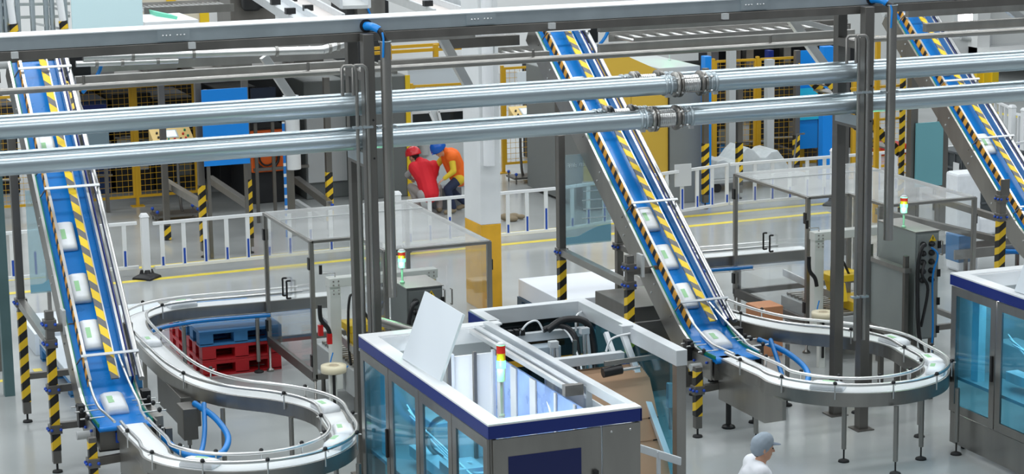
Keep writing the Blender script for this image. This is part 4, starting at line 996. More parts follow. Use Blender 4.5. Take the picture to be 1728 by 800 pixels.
# ------------------------------------------------------------------ background machinery beyond the railing
def mesh_panel(t, a, b, z0, z1, step=.09, m_=YEL, fw=.05):
    step *= 1.25
    """yellow framed wire mesh panel from a to b (x, y)"""
    a = Vector((*a, 0)); b = Vector((*b, 0)); L = (b-a).length; d = (b-a)/L
    f = MB()
    for z in (z0+fw/2, z1-fw/2): f.bar(a+Vector((0, 0, z)), b+Vector((0, 0, z)), fw, fw)
    for q in (a+d*fw/2, b-d*fw/2): f.bar(q+Vector((0, 0, z0)), q+Vector((0, 0, z1)), fw, fw)
    o = f.build('panel_frame', m_, t)
    w = MB(); n = max(2, int((L-fw)/step)); k_ = max(2, int((z1-z0-fw)/step))
    for i in range(1, n): q = a+d*(fw/2+(L-fw)*i/n); w.bar(q+Vector((0, 0, z0)), q+Vector((0, 0, z1)), .006, .006)
    for i in range(1, k_): z = z0+(z1-z0)*i/k_; w.bar(a+Vector((0, 0, z)), b+Vector((0, 0, z)), .008, .008)
    w.build('wire_mesh', m_, o)
def cage(u0, v0, u1, v1, h, n, label, posts=True):
    a = at(u0, v0, z=0); b = at(u1, v1, z=0); t = thing('mesh_fence', label, 'fence', a, 'yellow wire mesh fences')
    for k in range(n):
        p = a+(b-a)*(k/n); q = a+(b-a)*((k+1)/n); mesh_panel(t, (p.x, p.y), (q.x-.06, q.y), .18, h)
    for k in range(n+1):
        p = a+(b-a)*(k/n); c = MB().box((p.x-.06, p.y-.04, 0), (p.x, p.y+.04, h+.04)).build('post', YEL, t); MB().box((p.x-.16, p.y-.09, 0), (p.x+.1, p.y+.09, .02)).build('foot_plate', YEL, c)
    return t
cage(-20, 368, 130, 358, 2.4, 1, 'yellow mesh fence partly seen at the far left behind the incline')
cage(128, 357, 340, 339, 2.45, 2, 'yellow mesh fence with two panels behind the big pipes at left')
cage(852, 292, 936, 285, 2.3, 1, 'yellow mesh fence beside the white pillar, with a blank sheet on it')
cage(700, 300, 790, 294, 2.0, 1, 'yellow mesh fence behind the two crouching workers')
cage(1205, 300, 1425, 285, 2.5, 3, 'long yellow mesh fence behind the blurred load and blue posts')
cage(1440, 300, 1540, 292, 2.4, 1, 'yellow mesh fence behind the striped ladder at right')

def block(u0, u1, vb, vt, depth, m_, name, label, cat='machine', parts=None, group=None, bev=.02):
    """cabinet-like body: pixel span of its near face at floor line vb, top at vt"""
    p = at(u0, vb, z=0); q = at(u1, vb, y=p.y); h = at(u0, vt, y=p.y).z
    t = thing(name, label, cat, (p.x, p.y, 0), group)
    MB().box((p.x, p.y, 0), (q.x, p.y+depth, h)).build('body', m_, t, bev)
    return t, p.x, q.x, p.y, h
def mmat(n, c, r=.5): return mat(n, c, r)
# dark machines inside the left fence
random.seed(11)
for i, (u0, u1, vb, vt, m_, lab) in enumerate((
    (-30, 35, 330, 180, DARK, 'dark machine at the far left behind the mesh fence'),
    (138, 190, 330, 172, mmat('navy_cabinet', (.01, .035, .12)), 'navy blue cabinet behind the mesh fence, right of the left incline'),
    (196, 262, 325, 160, DARK, 'dark machine behind the first mesh panel'),
    (266, 335, 322, 168, DARK, 'dark machine behind the second mesh panel, with beige housing'),
    (372, 440, 318, 150, DARK, 'dark machine behind the bright blue board'),
    (505, 545, 300, 150, mmat('steel_blue', (.15, .19, .22)), 'grey blue machine beyond the wrapped white post'),
    (1205, 1290, 280, 120, DARK, 'dark machine behind the far yellow fence, left part'), (1300, 1400, 272, 110, DARK, 'dark machine behind the far yellow fence, beside the blue board'),
    (940, 985, 285, 120, DARK, 'dark machine between the mesh fence and the yellow machine'))):
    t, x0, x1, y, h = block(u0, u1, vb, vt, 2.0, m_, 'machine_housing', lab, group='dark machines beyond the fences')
    n = random.randint(2, 4)
    for k in range(n):
        a = x0+(x1-x0)*(.08+.84*k/n); b = x0+(x1-x0)*(.08+.84*(k+.85)/n); zz = h*random.uniform(.15, .5)
        MB().box((a, y-.04, zz), (b, y, zz+h*random.uniform(.12, .35))).build('panel', random.choice([GREYL, STEELD, GREYM, BLACK, mmat('beige', (.42, .38, .32))]), t, .01)
    tb = MB()
    for k in range(3): zz = h*random.uniform(.1, .9); tb.cyl((x0, y-.10, zz), (x1, y-.10, zz*.9), .03, 8)
    tb.build('pipework', STEEL, t)
# overhead clutter shelf line: transfer beds above the machines (under the trunking)
def bed(u0, v0, u1, Y, label, w=1.0, n=14, m_=STEEL, lu=None):
    a = at(u0, v0, y=Y); b = at(u1, v0, y=Y); t = thing('roller_bed', label, 'conveyor', (a.x, Y, a.z), 'overhead roller beds')
    for yy in (Y, Y+w): MB().box((a.x, yy-.02, a.z-.08), (b.x, yy+.02, a.z+.08)).build('side_rail', m_, t)
    r = MB()
    for k in range(n): x = a.x+(b.x-a.x)*(k+.5)/n; r.cyl((x, Y, a.z), (x, Y+w, a.z), .03, 8)
    r.build('rollers', BRIGHT, t)
    for x in ((bx(lu, 100, Y+w),) if lu else ()):
        for yy in (Y+w,): MB().box((x-.05, yy-.05, 0), (x+.05, yy+.05, a.z)).build('leg', STEELD, t)
    return t
bed(110, 116, 585, 32.5, 'overhead roller bed behind the trunking, between the left incline and the columns', n=22, lu=592)
bed(1070, 72, 1432, 33, 'overhead roller bed right of the middle incline top', n=16, lu=1428)
bed(860, 100, 945, 33, 'short overhead roller bed left of the middle incline top', n=5, lu=942)
for (u0, v0, u1, v1, r, lab) in ((140, 97, 545, 84, .055, 'polished tube with clamps just below the trunking at left'), (545, 84, 600, 68, .06, 'polished tube end rising to the first column pair'), (128, 108, 300, 102, .04, 'thinner tube below the polished tube at left')):
    a = at(u0, v0, y=29.5); b = at(u1, v1, y=29.5)
    t = thing('polished_tube', lab, 'pipe', a); MB().cyl(a, b, r, 14).build('tube', BRIGHT, t)
    c = MB()
    for f in (.2, .45, .8): q = a+(b-a)*f; c.cyl(q-Vector((.02, 0, 0)), q+Vector((.02, 0, 0)), r+.015, 14)
    c.build('clamps', STEEL, t)
# drive heads at the incline tops
for u, v, I, nm in ((20, 115, I1, 'left'), (905, 75, I2, 'middle')):
    e = I[0][-1]; t = thing('drive_unit', 'black motor and bearing at the top of the %s incline' % nm, 'motor', e+Vector((-.8, 0, 0)), 'drive units at the incline tops')
    MB().lathe(e+Vector((-1.0, .1, .05)), [(.12, 0), (.16, .04), (.16, .32), (.12, .38)], 18, 'x').build('motor', BLACK, t)
    MB().lathe(e+Vector((-1.45, .1, .05)), [(.12, 0), (.16, .04), (.16, .32), (.12, .38)], 18, 'x').build('motor', BLACK, t)
    MB().box(e+Vector((-1.6, .3, -.35)), e+Vector((-.4, .5, -.2))).build('bracket', STEELD, t)
    MB().box(e+Vector((.42, 0, -.35)), e+Vector((.75, .4, .12))).build('gearbox', BLACK, t, .02)
    MB().tube(smoothpath([e+Vector((.55, -.02, .1)), e+Vector((.85, -.1, .15)), e+Vector((.85, -.1, -.2)), e+Vector((.6, -.08, -.5))], 6), .025, 8).build('blue_cable', BLUEC, t)
# striped stands of the far line
def farpost(u, vb, vt, vh, label, w=.11):
    p = at(u, vb, z=0); h = at(u, vt, y=p.y).z; hz = at(u, vh, y=p.y).z
    t = thing('striped_post', label, 'post', p, 'black and yellow striped posts beyond the railing')
    hpost(t, p.x, p.y, h, hz, w); return p
fa = farpost(345, 434, 120, 312, 'striped steel post below the bright blue board, left one')
fb = farpost(423, 427, 120, 302, 'striped steel post below the bright blue board, right one')
fc = farpost(558, 398, 130, 290, 'striped steel post left of the grey cabinet')
f2 = farpost(283, 405, 125, 404, 'bare steel post in front of the mesh fence')
f3 = farpost(1190, 352, 115, 242, 'striped post behind the railing, right of the yellow machine')
f4 = farpost(1247, 335, 115, 240, 'striped post behind the pale covered load')
f5 = farpost(1343, 300, 85, 228, 'striped post in front of the bright blue board at right')
f6 = farpost(1403, 292, 85, 215, 'striped post directly beside the blue post')
for u, vb, vt, lab in ((491, 398, 170, 'white wrapped steel post with blue white tape'), (1297, 300, 100, 'plain steel post behind the pipes, left of the blue board'), (1233, 300, 60, 'pale steel post right of the bellows')):
    p = at(u, vb, z=0); h = at(u, vt, y=p.y).z; t = thing('steel_post', lab, 'post', p)
    MB().box((p.x-.08, p.y-.08, 0), (p.x+.08, p.y+.08, h)).build('post', STEELD if u == 491 else GREYL, t)
    if u == 491:
        z0 = at(u, 285, y=p.y).z; MB().cyl((p.x+.08, p.y-.02, z0), (p.x+.08, p.y-.02, h+.1), .15, 14).build('white_wrap', WHITE, t)
        MB().box((p.x-.12, p.y-.1, 0), (p.x-.075, p.y-.07, z0+.9)).build('striped_strip', BLUEWHITE, t)
for a, b, z, lab in ((f2, fa, 1.35, 'sloping'), ):
    pass
def floorbar(u0, v0, u1, v1, Y0, Y1, w, label, m_=STEEL):
    a = at(u0, v0, y=Y0); b = at(u1, v1, y=Y1); t = thing('cross_rail', label, 'rail', b, 'cross rails of the far line'); MB().bar(a, b, w, w*1.1).build('rail', m_, t, .004)
    for q in (a, b): MB().lathe((q.x+.03, q.y-.06, q.z), [(.03, 0), (.03, -.03)], 8, 'y').build('blue_bolt_cap', BLUEB, t)
floorbar(278, 307, 341, 345, 41.2, 38.8, .12, 'steel cross rail from the bare post to the left striped post')
floorbar(354, 302, 420, 346, 41.2, 38.8, .12, 'steel cross rail running to the right striped post')
floorbar(500, 303, 556, 345, 41.5, 39.2, .12, 'steel cross rail below the wrapped white post')
floorbar(500, 340, 550, 372, 41.5, 40.2, .08, 'pale kerb rail on the floor left of the grey cabinet', GREYL)
floorbar(1250, 225, 1345, 262, 45, 42.3, .12, 'dark rail behind the pale covered load', STEELD)
floorbar(1290, 228, 1400, 262, 45.5, 42.5, .12, 'dark rail right of the pale covered load', STEELD)
floorbar(1362, 232, 1412, 252, 45.5, 43.5, .12, 'dark rail meeting the tall blue post', STEELD)

def board(u0, v0, u1, v1, Y, m_, name, label, th=.04, cat='board', legs=True):
    a = at(u0, v0, y=Y); b = at(u1, v1, y=Y); t = thing(name, label, cat, (a.x, Y, 0 if legs else b.z))
    MB().box((a.x, Y-th, b.z), (b.x, Y, a.z)).build('panel', m_, t)
    if legs:
        for x in (a.x+.05, b.x-.1): MB().box((x, Y, 0), (x+.06, Y+.05, a.z)).build('leg', STEELD, t)
    return t
board(339, 152, 421, 275, 38.5, BLUEP, 'blue_board', 'plain bright blue board on the striped posts, behind the pipes at left')
gb = mat('blue_gradient_print', (.0, .25, .75), .45)
board(1341, 86, 1389, 248, 41.8, gb, 'blue_board', 'bright blue board beside the tall blue post at right')
board(1341, 150, 1388, 200, 41.74, mat('cyan_print', (.02, .55, .80), .45), 'cyan_panel', 'cyan panel on the bright blue board at right', .02)
board(143, 226, 184, 249, 43.9, SLATE, 'slate_sign', 'small slate grey sign on the fence beside the left incline')
board(137, 178, 180, 190, 43.95, NAVYP, 'navy_panel', 'dark navy panel above the small slate sign')
board(422, 149, 466, 205, 41.5, mat('ink_panel', (.005, .012, .03), .4), 'dark_panel', 'nearly black panel right of the bright blue board')
board(872, 121, 901, 148, at(886, 289, z=0).y-.05, SHEETW, 'notice_sheet', 'blank white notice on the yellow mesh fence beside the pillar', legs=False)
board(1545, 208, 1588, 312, 35.4, TEAL, 'teal_sign', 'plain teal sign held between two steel posts at right')
board(117, -40, 241, 46, 34.5, PALE, 'blank_sign', 'large plain pale cyan sign above the trunking at upper left', legs=False)
board(688, 112, 783, 150, 47, GREYBL, 'grey_sheet', 'pale blue grey screen wall behind the pipes, left of the pillar')
board(1138, 278, 1166, 313, at(1152, 369, z=0).y-.03, mat('grey_notice', (.62, .64, .65), .5), 'notice_sheet', 'grey notice fixed on the railing by the yellow machine', .02, legs=False)
for u in (1541, 1593):
    p = at(u, 388, z=0); q = at(u, 120, y=35.5); t = thing('steel_post', 'dark steel post at the %s of the teal sign' % ('left' if u == 1541 else 'right'), 'post', (q.x, 35.5, 0))
    MB().box((q.x-.075, 35.42, 0), (q.x+.075, 35.57, q.z)).build('post', STEELD, t)
for u0, u1, vb, vt, lab in ((1190, 1201, 345, 95, 'slim blue post right of the yellow machine'), (1388, 1409, 276, 78, 'tall bright blue post beside the second column pair'), (1296, 1306, 285, 85, 'slim dark blue post behind the pipes'), (1410, 1432, 250, 76, 'wide blue panel left of the second column pair')):
    p = at(u0, vb, z=0); Yp = p.y if u0 != 1388 else 41.0
    a = at(u0, vb, y=Yp); b = at(u1, vt, y=Yp); t = thing('blue_post', lab, 'post', (a.x, Yp, 0))
    MB().box((a.x, Yp, max(0, 0 if u0 != 1388 else .0)), (b.x, Yp+.2, b.z)).build('post', BLUEP if u0 not in (1296,) else NAVY, t, .01)

# orange machine
t, x0, x1, y, h = block(424, 492, 345, 218, 1.6, DARK, 'orange_machine', 'orange and black machine behind the pipes, left of the wrapped post')
MB().box((x0+.02, y-.06, h*.42), (x1-.15, y, h*.98)).build('orange_hood', ORANGE, t, .06)
for r_, th in ((.24, .05), (.16, .03)): MB().tube(arc((0, 0, 0), 0.001, 0, 1, 1) and [(x1-.5+r_*math.cos(a*PI/8), y-.1, h*.62+r_*math.sin(a*PI/8)) for a in range(16)], th*.6, 8, True).build('coiled_hose', BLACK, t)
MB().bar((x0, y-.3, .75), (x1+.3, y-.3, .75), .06, .06).build('rail', STEELD, t)
for x in (x1-.1,): MB().box((x, y-.32, 0), (x+.05, y-.27, .75)).build('leg', STEELD, t)
# grey cabinet with yellow edge
t, x0, x1, y, h = block(602, 692, 338, 132, 2.2, GREYM, 'grey_machine', 'tall grey machine enclosure with a yellow edge behind the first column pair')
MB().box((x1-.05, y-.03, 0), (x1+.05, y+.0, h)).build('yellow_edge', YELB, t)
MB().box((x0-.9, y+.5, 0), (x0, y+2.2, h*.97)).build('side_body', GREYM, t, .02)
MB().box((x0-.88, y+.42, .35), (x0-.05, y+.5, h*.7)).build('side_door', GREYL, t, .01)
MB().box((x0+.55, y-.05, h*.82), (x0+.85, y, h*.85)).build('grip', BRIGHT, t)
for k in (0, 1): MB().bar((x0+.1+k*.9, y+.3, h+.05), (x0+.1+k*.9, y+1.9, h+.05), .08, .1).build('roof_rail', STEEL, t)
# white machine with windows behind the workers
t, x0, x1, y, h = block(694, 788, 322, 188, 1.5, mat('machine_white', (.62, .66, .67), .45), 'white_machine', 'pale machine with dark slanted windows behind the two workers')
for a, b in ((.02, .46), (.56, .98)):
    q = [(x0+(x1-x0)*a, y-.01, h-.36), (x0+(x1-x0)*b, y-.01, h-.36), (x0+(x1-x0)*(b-.12 if a < .3 else b), y-.01, h-.03), (x0+(x1-x0)*(a if a < .3 else a-.06), y-.01, h-.03)]
    f = MB().hexa(q, (0, -.02, 0)).build('window', DKGLASS, t); fr = MB()
    for i in range(4): fr.bar(Vector(q[i])+Vector((0, -.03, 0)), Vector(q[(i+1) % 4])+Vector((0, -.03, 0)), .04, .05)
    fr.build('window_frame', WHITE, f)
MB().cyl((x1-.95, y-.03, h*.45), (x1-.95, y-.03, h*.86), .12, 12).build('rounded_column', GREYL, t)
# console on a stand by the pillar, console behind left fence
def console(u, v, Y, label, w=.75):
    p = at(u, v, y=Y); x, z = p.x, p.z
    t = thing('control_console', label, 'console', (x, Y, 0), 'yellow operator consoles')
    MB().prism([(Y-.2, z-.22), (Y+.25, z-.22), (Y+.25, z+.12), (Y-.2, z-.10)], x-w/2, x+w/2, 'x').build('desk', mat('console_yellow', (.72, .52, .20), .45), t, .01)
    up = Vector((0, -.22, .45)).normalized()
    def on(a, b): return Vector((x+a, Y-.2+b*.45, z-.10+b*.22))
    MB().hexa([on(-.18, .25), on(.12, .25), on(.12, .8), on(-.18, .8)], up*.012).build('screen_bezel', GREYL, t)
    MB().hexa([on(-.15, .32), on(.09, .32), on(.09, .74), on(-.15, .74)], up*.016).build('screen', SCREEN, t)
    for k, (a, b, m_) in enumerate(((-.28, .3, BLACK), (-.28, .6, BLACK), (-.1, .12, L_GRN if 0 else GREEN), (.02, .12, REDP), (.14, .12, BLACK), (.24, .15, REDP), (.22, .45, REDP), (.28, .7, GREEN), (.3, .3, GREEN))):
        q = on(a, b); MB().cyl(q, q+up*.035, .022, 8).build('button', m_, t)
    for k in (-.18, .12):
        MB().tube(smoothpath([(x+k, Y+.05, z-.22), (x+k-.03, Y+.0, z*.55), (x+k, Y+.02, .3), (x+k+.04, Y+.05, .14)], 4), .03, 8).build('stand_tube', STEELD, t)
    MB().box((x-.45, Y-.25, .10), (x+.45, Y+.25, .14)).build('stand_base', STEELD, t)
    for a in (-.4, .4):
        for b in (-.22, .22): k = MB().cyl((x+a, Y+b, 0), (x+a, Y+b, .2), .015, 6).build('levelling_leg', STEELD, t); MB().ball((x+a, Y+b, .21), .035, .035, .035, 8, 6).build('blue_cap', BLUEB, k)
    return t
console(893, 190, 43.6, 'yellow operator console with lit screen on a tube stand beside the pillar')
console(290, 228, 42.6, 'yellow operator console with lit screen behind the pipes at left', .8)
# big yellow machine
p = at(1128, 345, z=0); xr = p.x; y = p.y; xl = at(985, 200, y=y).x; h = at(1128, 150, y=y).z-.0
t = thing('yellow_machine', 'large yellow and grey machine enclosure behind the middle incline', 'machine', (xl, y, 0))
MB().box((xl, y, .5), (xr, y+.06, 2.62)).build('yellow_panel', YELP, t, .01)
MB().prism([(xl, 2.6), (xr, 2.6), (xr-1.3, 3.2), (xl, 3.2)], y, y+.06, 'y').build('yellow_panel', YELP, t)
MB().box((xl, y+.06, .05), (xr+.75, y+3.0, 2.62)).build('grey_body', mat('machine_grey', (.20, .215, .21), .5), t, .02)
MB().box((xr, y-.01, 0), (xr+.75, y+.06, 2.55)).build('grey_panel', mat('machine_grey_panel', (.22, .235, .23), .5), t, .01)
MB().box((xr-.15, y+.1, 2.62), (xr+.75, y+3, 2.72)).build('roof_cover', GREYL, t, .01)
MB().box((xr-.01, y-.03, .5), (xr+.01, y, 2.6)).build('panel_seam', BLACK, t)
MB().box(((xl+xr)/2+.1, y-.006, .5), ((xl+xr)/2+.11, y, 2.62)).build('panel_seam', mat('seam', (.4, .26, .03), .6), t)
MB().box((xl, y, .03), (xr, y+.4, .5)).build('plinth', GREYM, t)
q = at(1162, 108, y=y+1.2)
stacklight((min(q.x, xr+.6), q.y, 2.72), max(.6, at(1162, 40, y=y+1.2).z-2.72), 'distant tower lamp with lit green lens above the yellow machine', .05)

# pale film covered load on a pallet truck, moving behind the railing
p = at(1178, 340, z=0); q = at(1392, 318, z=0)
t = thing('covered_trolley', 'low trolley with a pale film covered load behind the railing', 'trolley', (p.x, 41, 0))
x0 = at(1175, 300, y=41).x; x1 = at(1345, 290, y=41).x
MB().box((x0+.1, 40.6, .18), (x1, 41.6, .26)).build('deck', GREYL, t, .01)
vs = MB(); N = 14
prof = [(x0+.2+(x1-x0-.4)*k/N, .26+.50*(math.sin(PI*min(1, max(0, (k+.6)/(N+1))))**.6)+.12*math.sin(k*1.3)) for k in range(N+1)]
vs.prism([(x0+.2, .26)]+prof+[(x1-.2, .26)], 40.7, 41.5, 'y'); vs.build('film_cover', FILM, t, .04)
for a in (x0+.3, x1-.3):
    for b in (40.65, 41.5): MB().cyl((a, b-.03, .09), (a, b+.03, .09), .09, 14).build('wheel', RUBBER, t)
MB().tube([(x1-.05, 41.1, .26), (x1+.05, 41.1, 1.0), (x1+.05, 40.8, 1.05)], .02, 8).build('push_handle', STEEL, t)

# ladder and stairs with striped rails, right of the second column pair
t = thing('stair', 'steel stair with black and yellow striped stringers behind the second column pair', 'stairs', at(1500, 330, z=0))
Y = 36.5
for (u0, v0, u1, v1) in ((1440, 95, 1455, 180), (1436, 200, 1525, 268), (1436, 180, 1448, 290)):
    pass
for dy in (0, .8):
    a = at(1380, 120, y=Y); b = at(1518, 258, y=Y); MB().bar(a+Vector((0, dy, 0)), (b.x, Y+dy, b.z), .05, .16).build('stringer', HZ_POST, t)
tr_ = MB()
for k in range(9): f = (k+.5)/9; c_ = a+(b-a)*f; tr_.box((c_.x-.14, Y, c_.z-.02), (c_.x+.14, Y+.8, c_.z+.01))
tr_.build('treads', STEEL, t)
for u in (1478, 1521):
    q = at(u, 255, y=Y-.1); MB().box((q.x-.04, Y-.15, 0), (q.x+.04, Y-.07, at(u, 60, y=Y).z)).build('post', HZ_POST if u == 1521 else YEL, t)
for v in (150, 205): a = at(1436, v, y=Y); b = at(1525, v-6, y=Y); MB().bar(a, b, .04, .04).build('hand_rail', YEL, t)

# black crates, wrapped goods and rollers behind the third incline
def crate(x, y, z, w, d, h, label):
    t = thing('plastic_crate', label, 'crate', (x, y, z), 'black plastic crates at right')
    MB().box((x, y, z), (x+w, y+d, z+h)).build('body', mat('crate_grey', (.06, .07, .075), .5), t, .01)
    r = MB()
    for k in range(6): r.box((x+k*w/5-.015, y-.02, z), (x+k*w/5+.015, y, z+h)); r.box((x-.02, y+k*d/5-.015, z), (x, y+k*d/5+.015, z+h))
    for k in range(3): r.box((x-.02, y-.02, z+k*h/2-.02), (x+w+.02, y, z+k*h/2+.02)); r.box((x-.02, y, z+k*h/2-.02), (x, y+d, z+k*h/2+.02))
    r.build('ribs', mat('crate_rib', (.10, .11, .12), .5), t)
    MB().box((x-.03, y+.3, z+h*.3), (x-.02, y+.5, z+h*.7)).build('label_sheet', WHITE, t)
p = at(1633, 372, z=0)
crate(p.x, p.y, 0, 1.3, 1.2, .62, 'black ribbed plastic crate behind the third incline, lower one')
crate(p.x, p.y, .63, 1.3, 1.2, .6, 'black ribbed plastic crate behind the third incline, upper one')
p = at(1598, 440, z=0)
for k, (u, v, w, d, h, lab) in enumerate(((1602, 405, 1.1, 1.2, 1.2, 'tall white wrapped goods beside the steel post right of the teal sign'), (1605, 462, .9, 1.2, .5, 'low white wrapped goods beneath the frame rails'), (1640, 400, 1.2, 1.0, .35, 'white cloth bundle lying below the black crates'))):
    q = at(u, v, z=0); t = thing('wrapped_goods', lab, 'goods', q, 'white wrapped goods at right'); MB().box((q.x+.15, q.y, 0), (q.x+w*.6, q.y+d*.35, h)).build('wrap', PACK, t, .05)
p = at(1620, 445, z=.35)
t = thing('roller_track', 'short roller track with blue and red parts under the third incline', 'conveyor', (p.x, p.y, 0))
MB().box((p.x-.1, p.y, .42), (p.x+2.2, p.y+.04, .58)).build('side_rail', STEEL, t); MB().box((p.x-.1, p.y+.5, .42), (p.x+2.2, p.y+.54, .58)).build('side_rail', STEEL, t)
MB().box((p.x, p.y-.25, .15), (p.x+1.6, p.y-.15, .22)).build('red_bar', mat('brick_red', (.42, .08, .05), .6), t)
MB().box((p.x, p.y+.05, .35), (p.x+.3, p.y+.45, .8)).build('blue_box', PBLUE, t, .01); MB().tube([(p.x+.8, p.y-.1, .5), (p.x+1.6, p.y-.12, .42)], .04, 8).build('blue_hose', BLUEC, t)
for a in (.1, 1.1, 2.0): MB().box((p.x+a, p.y, 0), (p.x+a+.05, p.y+.05, .42)).build('leg', STEELD, t)
# far right wall things
for i, u in enumerate((1650, 1662, 1676)):
    q = at(u, 150, z=0); t = thing('bollard', 'yellow bollard post by the far wall, %s' % ('leftmost', 'middle', 'rightmost')[i], 'bollard', q, 'yellow bollards by the far wall')
    MB().box((q.x-.1, q.y-.1, 0), (q.x+.1, q.y+.1, at(u, 92, y=q.y).z)).build('post', YELB, t); MB().box((q.x-.11, q.y-.11, at(u, 97, y=q.y).z), (q.x+.11, q.y+.11, at(u, 90, y=q.y).z)).build('cap', BLACK, t)
q0 = at(1600, 110, y=54.9); q1 = at(1672, 110, y=54.9)
d1 = MB().box((q0.x, 54.85, 0), (q1.x, 54.97, at(1600, 65, y=54.9).z)).build('door_1', mat('door_white', (.74, .76, .76), .5)); struct(d1)
MB().cyl((q0.x+.3, 54.75, at(1600, 70, y=54.9).z+.1), (q1.x-.2, 54.75, at(1600, 74, y=54.9).z), .06, 8).build('door_closer', GREYL, d1)
q0 = at(1662, 100, y=54); q1 = at(1683, 100, y=54)
struct(MB().box((q0.x, 54.4, 0), (q1.x, 55, 13)).build('trim_2', WALLM)); struct(MB().box((q0.x, 53.0, at(1680, 82, y=54).z-.2), (75, 55, at(1680, 82, y=54).z)).build('trim_3', WALLM))
a = at(1620, 20, y=50); b = at(1641, 38, y=50)
t = thing('wall_lamp', 'bright rectangular lamp before the white wall at upper right', 'lamp', (a.x, 50, b.z))
MB().box((a.x, 50, b.z), (b.x, 50.05, a.z)).build('lamp_face', LAMPW, t); MB().box((a.x-.03, 50.05, b.z-.03), (b.x+.03, 50.2, a.z+.03)).build('housing', GREYL, t)
MB().cyl(((a.x+b.x)/2, 50.15, a.z), ((a.x+b.x)/2, 50.15, 12), .02, 6).build('hanger', STEELD, t)
# ------------------------------------------------------------------ upper left: platform, ladder, blue machine
a = at(25, 40, y=48)
t, x0, x1, y, h = block(18, 64, 165, 4, 2, BLUEP, 'blue_machine', 'blue machine with orange frame at the upper left corner')
f = MB()
for x in (x0+.1, x1-.2): f.box((x, y-.1, 0), (x+.28, y, h*.88))
f.box((x0+.1, y-.1, h*.80), (x1, y, h*.88)); f.build('orange_frame', mat('orange_frame', (.80, .42, .06), .5), t)
MB().box((x0+.6, y-.03, h*.90), (x1-1, y, h*.97)).build('dark_slot', BLACK, t)
t = thing('access_platform', 'galvanised access platform rails and ladder at the upper left', 'platform', at(50, 120, z=0))
Y = 38
for u in (3, 12, 32, 57, 80, 90, 112):
    q = at(u, 62, y=Y); r_ = at(u, -60, y=Y); MB().cyl((q.x, Y, q.z), (q.x, Y, r_.z), .045, 8).build('upright', GALV, t)
for v0, v1 in ((30, 27), (60, 56), (8, 6)):
    a = at(0, v0, y=Y); b = at(118, v1, y=Y); MB().bar(a, b, .04, .05).build('hand_rail', BRIGHT, t)
for (u0, v0, u1, v1) in ((15, -10, 22, 40), (99, -10, 106, 35)):
    a = at(u0, v0, y=Y-.1); b = at(u1, v1, y=Y-.1); k = MB().cyl(a, b, .06, 10).build('stair_rail', WHITE, t); MB().cyl(b, b+(b-a)*.3, .075, 10).build('striped_end', HZ_POST, k)
for (u0, v0, u1, v1) in ((80, 10, 118, 22), (60, 40, 110, 50)):
    a = at(u0, v0, y=Y); b = at(u1, v1, y=Y); MB().bar(a, b, .04, .04).build('brace', GREYL, t)
t, x0, x1, y, h = block(62, 82, 160, 3, 1.5, mat('pale_housing', (.66, .70, .74), .4), 'pale_machine', 'pale machine with pipes right of the blue machine, upper left')
for k in range(3): MB().tube([(x0+.2+.2*math.cos(i*PI/6), y-.08, h*.8-k*.5+.2*math.sin(i*PI/6)) for i in range(12)], .03, 6, True).build('round_fitting', GREYL, t)
# slanted pale conveyors upper middle
def slant(u0, v0, u1, v1, Y0, Y1, w, m_, label, legs=False):
    a = at(u0, v0, y=Y0); b = at(u1, v1, y=Y1); t = thing('slanted_conveyor', label, 'conveyor', (b.x, b.y, 0), 'pale slanted conveyors at the top')
    MB().bar(a, b, w, .06).build('bed', m_, t); d = (b-a).normalized(); l = d.cross(Vector((0, 0, 1))).normalized()
    for s_ in (-1, 1): MB().bar(a+l*s_*w/2+Vector((0, 0, .06)), b+l*s_*w/2+Vector((0, 0, .06)), .05, .16).build('side_rail', ALU, t)
    for f in (.3, .6, .9): q = a+(b-a)*f; MB().cb(q+l*w/2+Vector((0, 0, .2)), (.16, .12, .1)).build('sensor', BLACK, t)
    if legs:
        for f in (.15,): q = a+(b-a)*f; MB().box((q.x-.05, q.y-.05, 0), (q.x+.05, q.y+.05, q.z)).build('leg', STEELD, t)
PINKW = mat('pale_belt', (.62, .57, .54), .5)
slant(470, -12, 555, 38, 44, 36, .5, PINKW, 'pale slanted conveyor at the top, left one')
slant(440, -6, 520, 44, 42, 35, .4, ALU, 'pale slanted conveyor at the top beside the black motors')
slant(655, -10, 760, 28, 44, 37, .55, PINKW, 'pale slanted conveyor at the top near the pillar')
slant(720, -14, 800, 14, 44, 38, .4, ALU, 'short slanted conveyor at the top beside the pillar')
slant(560, -14, 600, 12, 44, 38, .5, GREYL, 'short slanted conveyor at the top behind the taped elbow')
t, x0, x1, y, h = block(395, 470, 175, -15, 1.5, STEELD, 'steel_machine', 'steel machine with black motors at the top, left of the slanted conveyors')
MB().lathe((x0+.5, y-.3, h*.93), [(.2, -.3), (.28, -.2), (.28, .3), (.2, .35)], 14).build('motor', BLACK, t)
MB().lathe((x1-.4, y-.3, h*.95), [(.15, -.3), (.2, -.2), (.2, .3), (.1, .35)], 14).build('motor', BLACK, t)
t, x0, x1, y, h = block(590, 660, 165, -10, 1.5, DARK, 'steel_machine', 'dark machine at the top behind the taped elbow')
MB().box((x0+.2, y-.3, h*.8), (x1-.2, y, h*.95)).build('box', STEEL, t, .02); MB().tube(smoothpath([(x0+.5, y-.35, h), (x0+.45, y-.4, h*.9), (x0+.55, y-.35, h*.8)], 5), .03, 8).build('blue_cable', BLUEC, t)
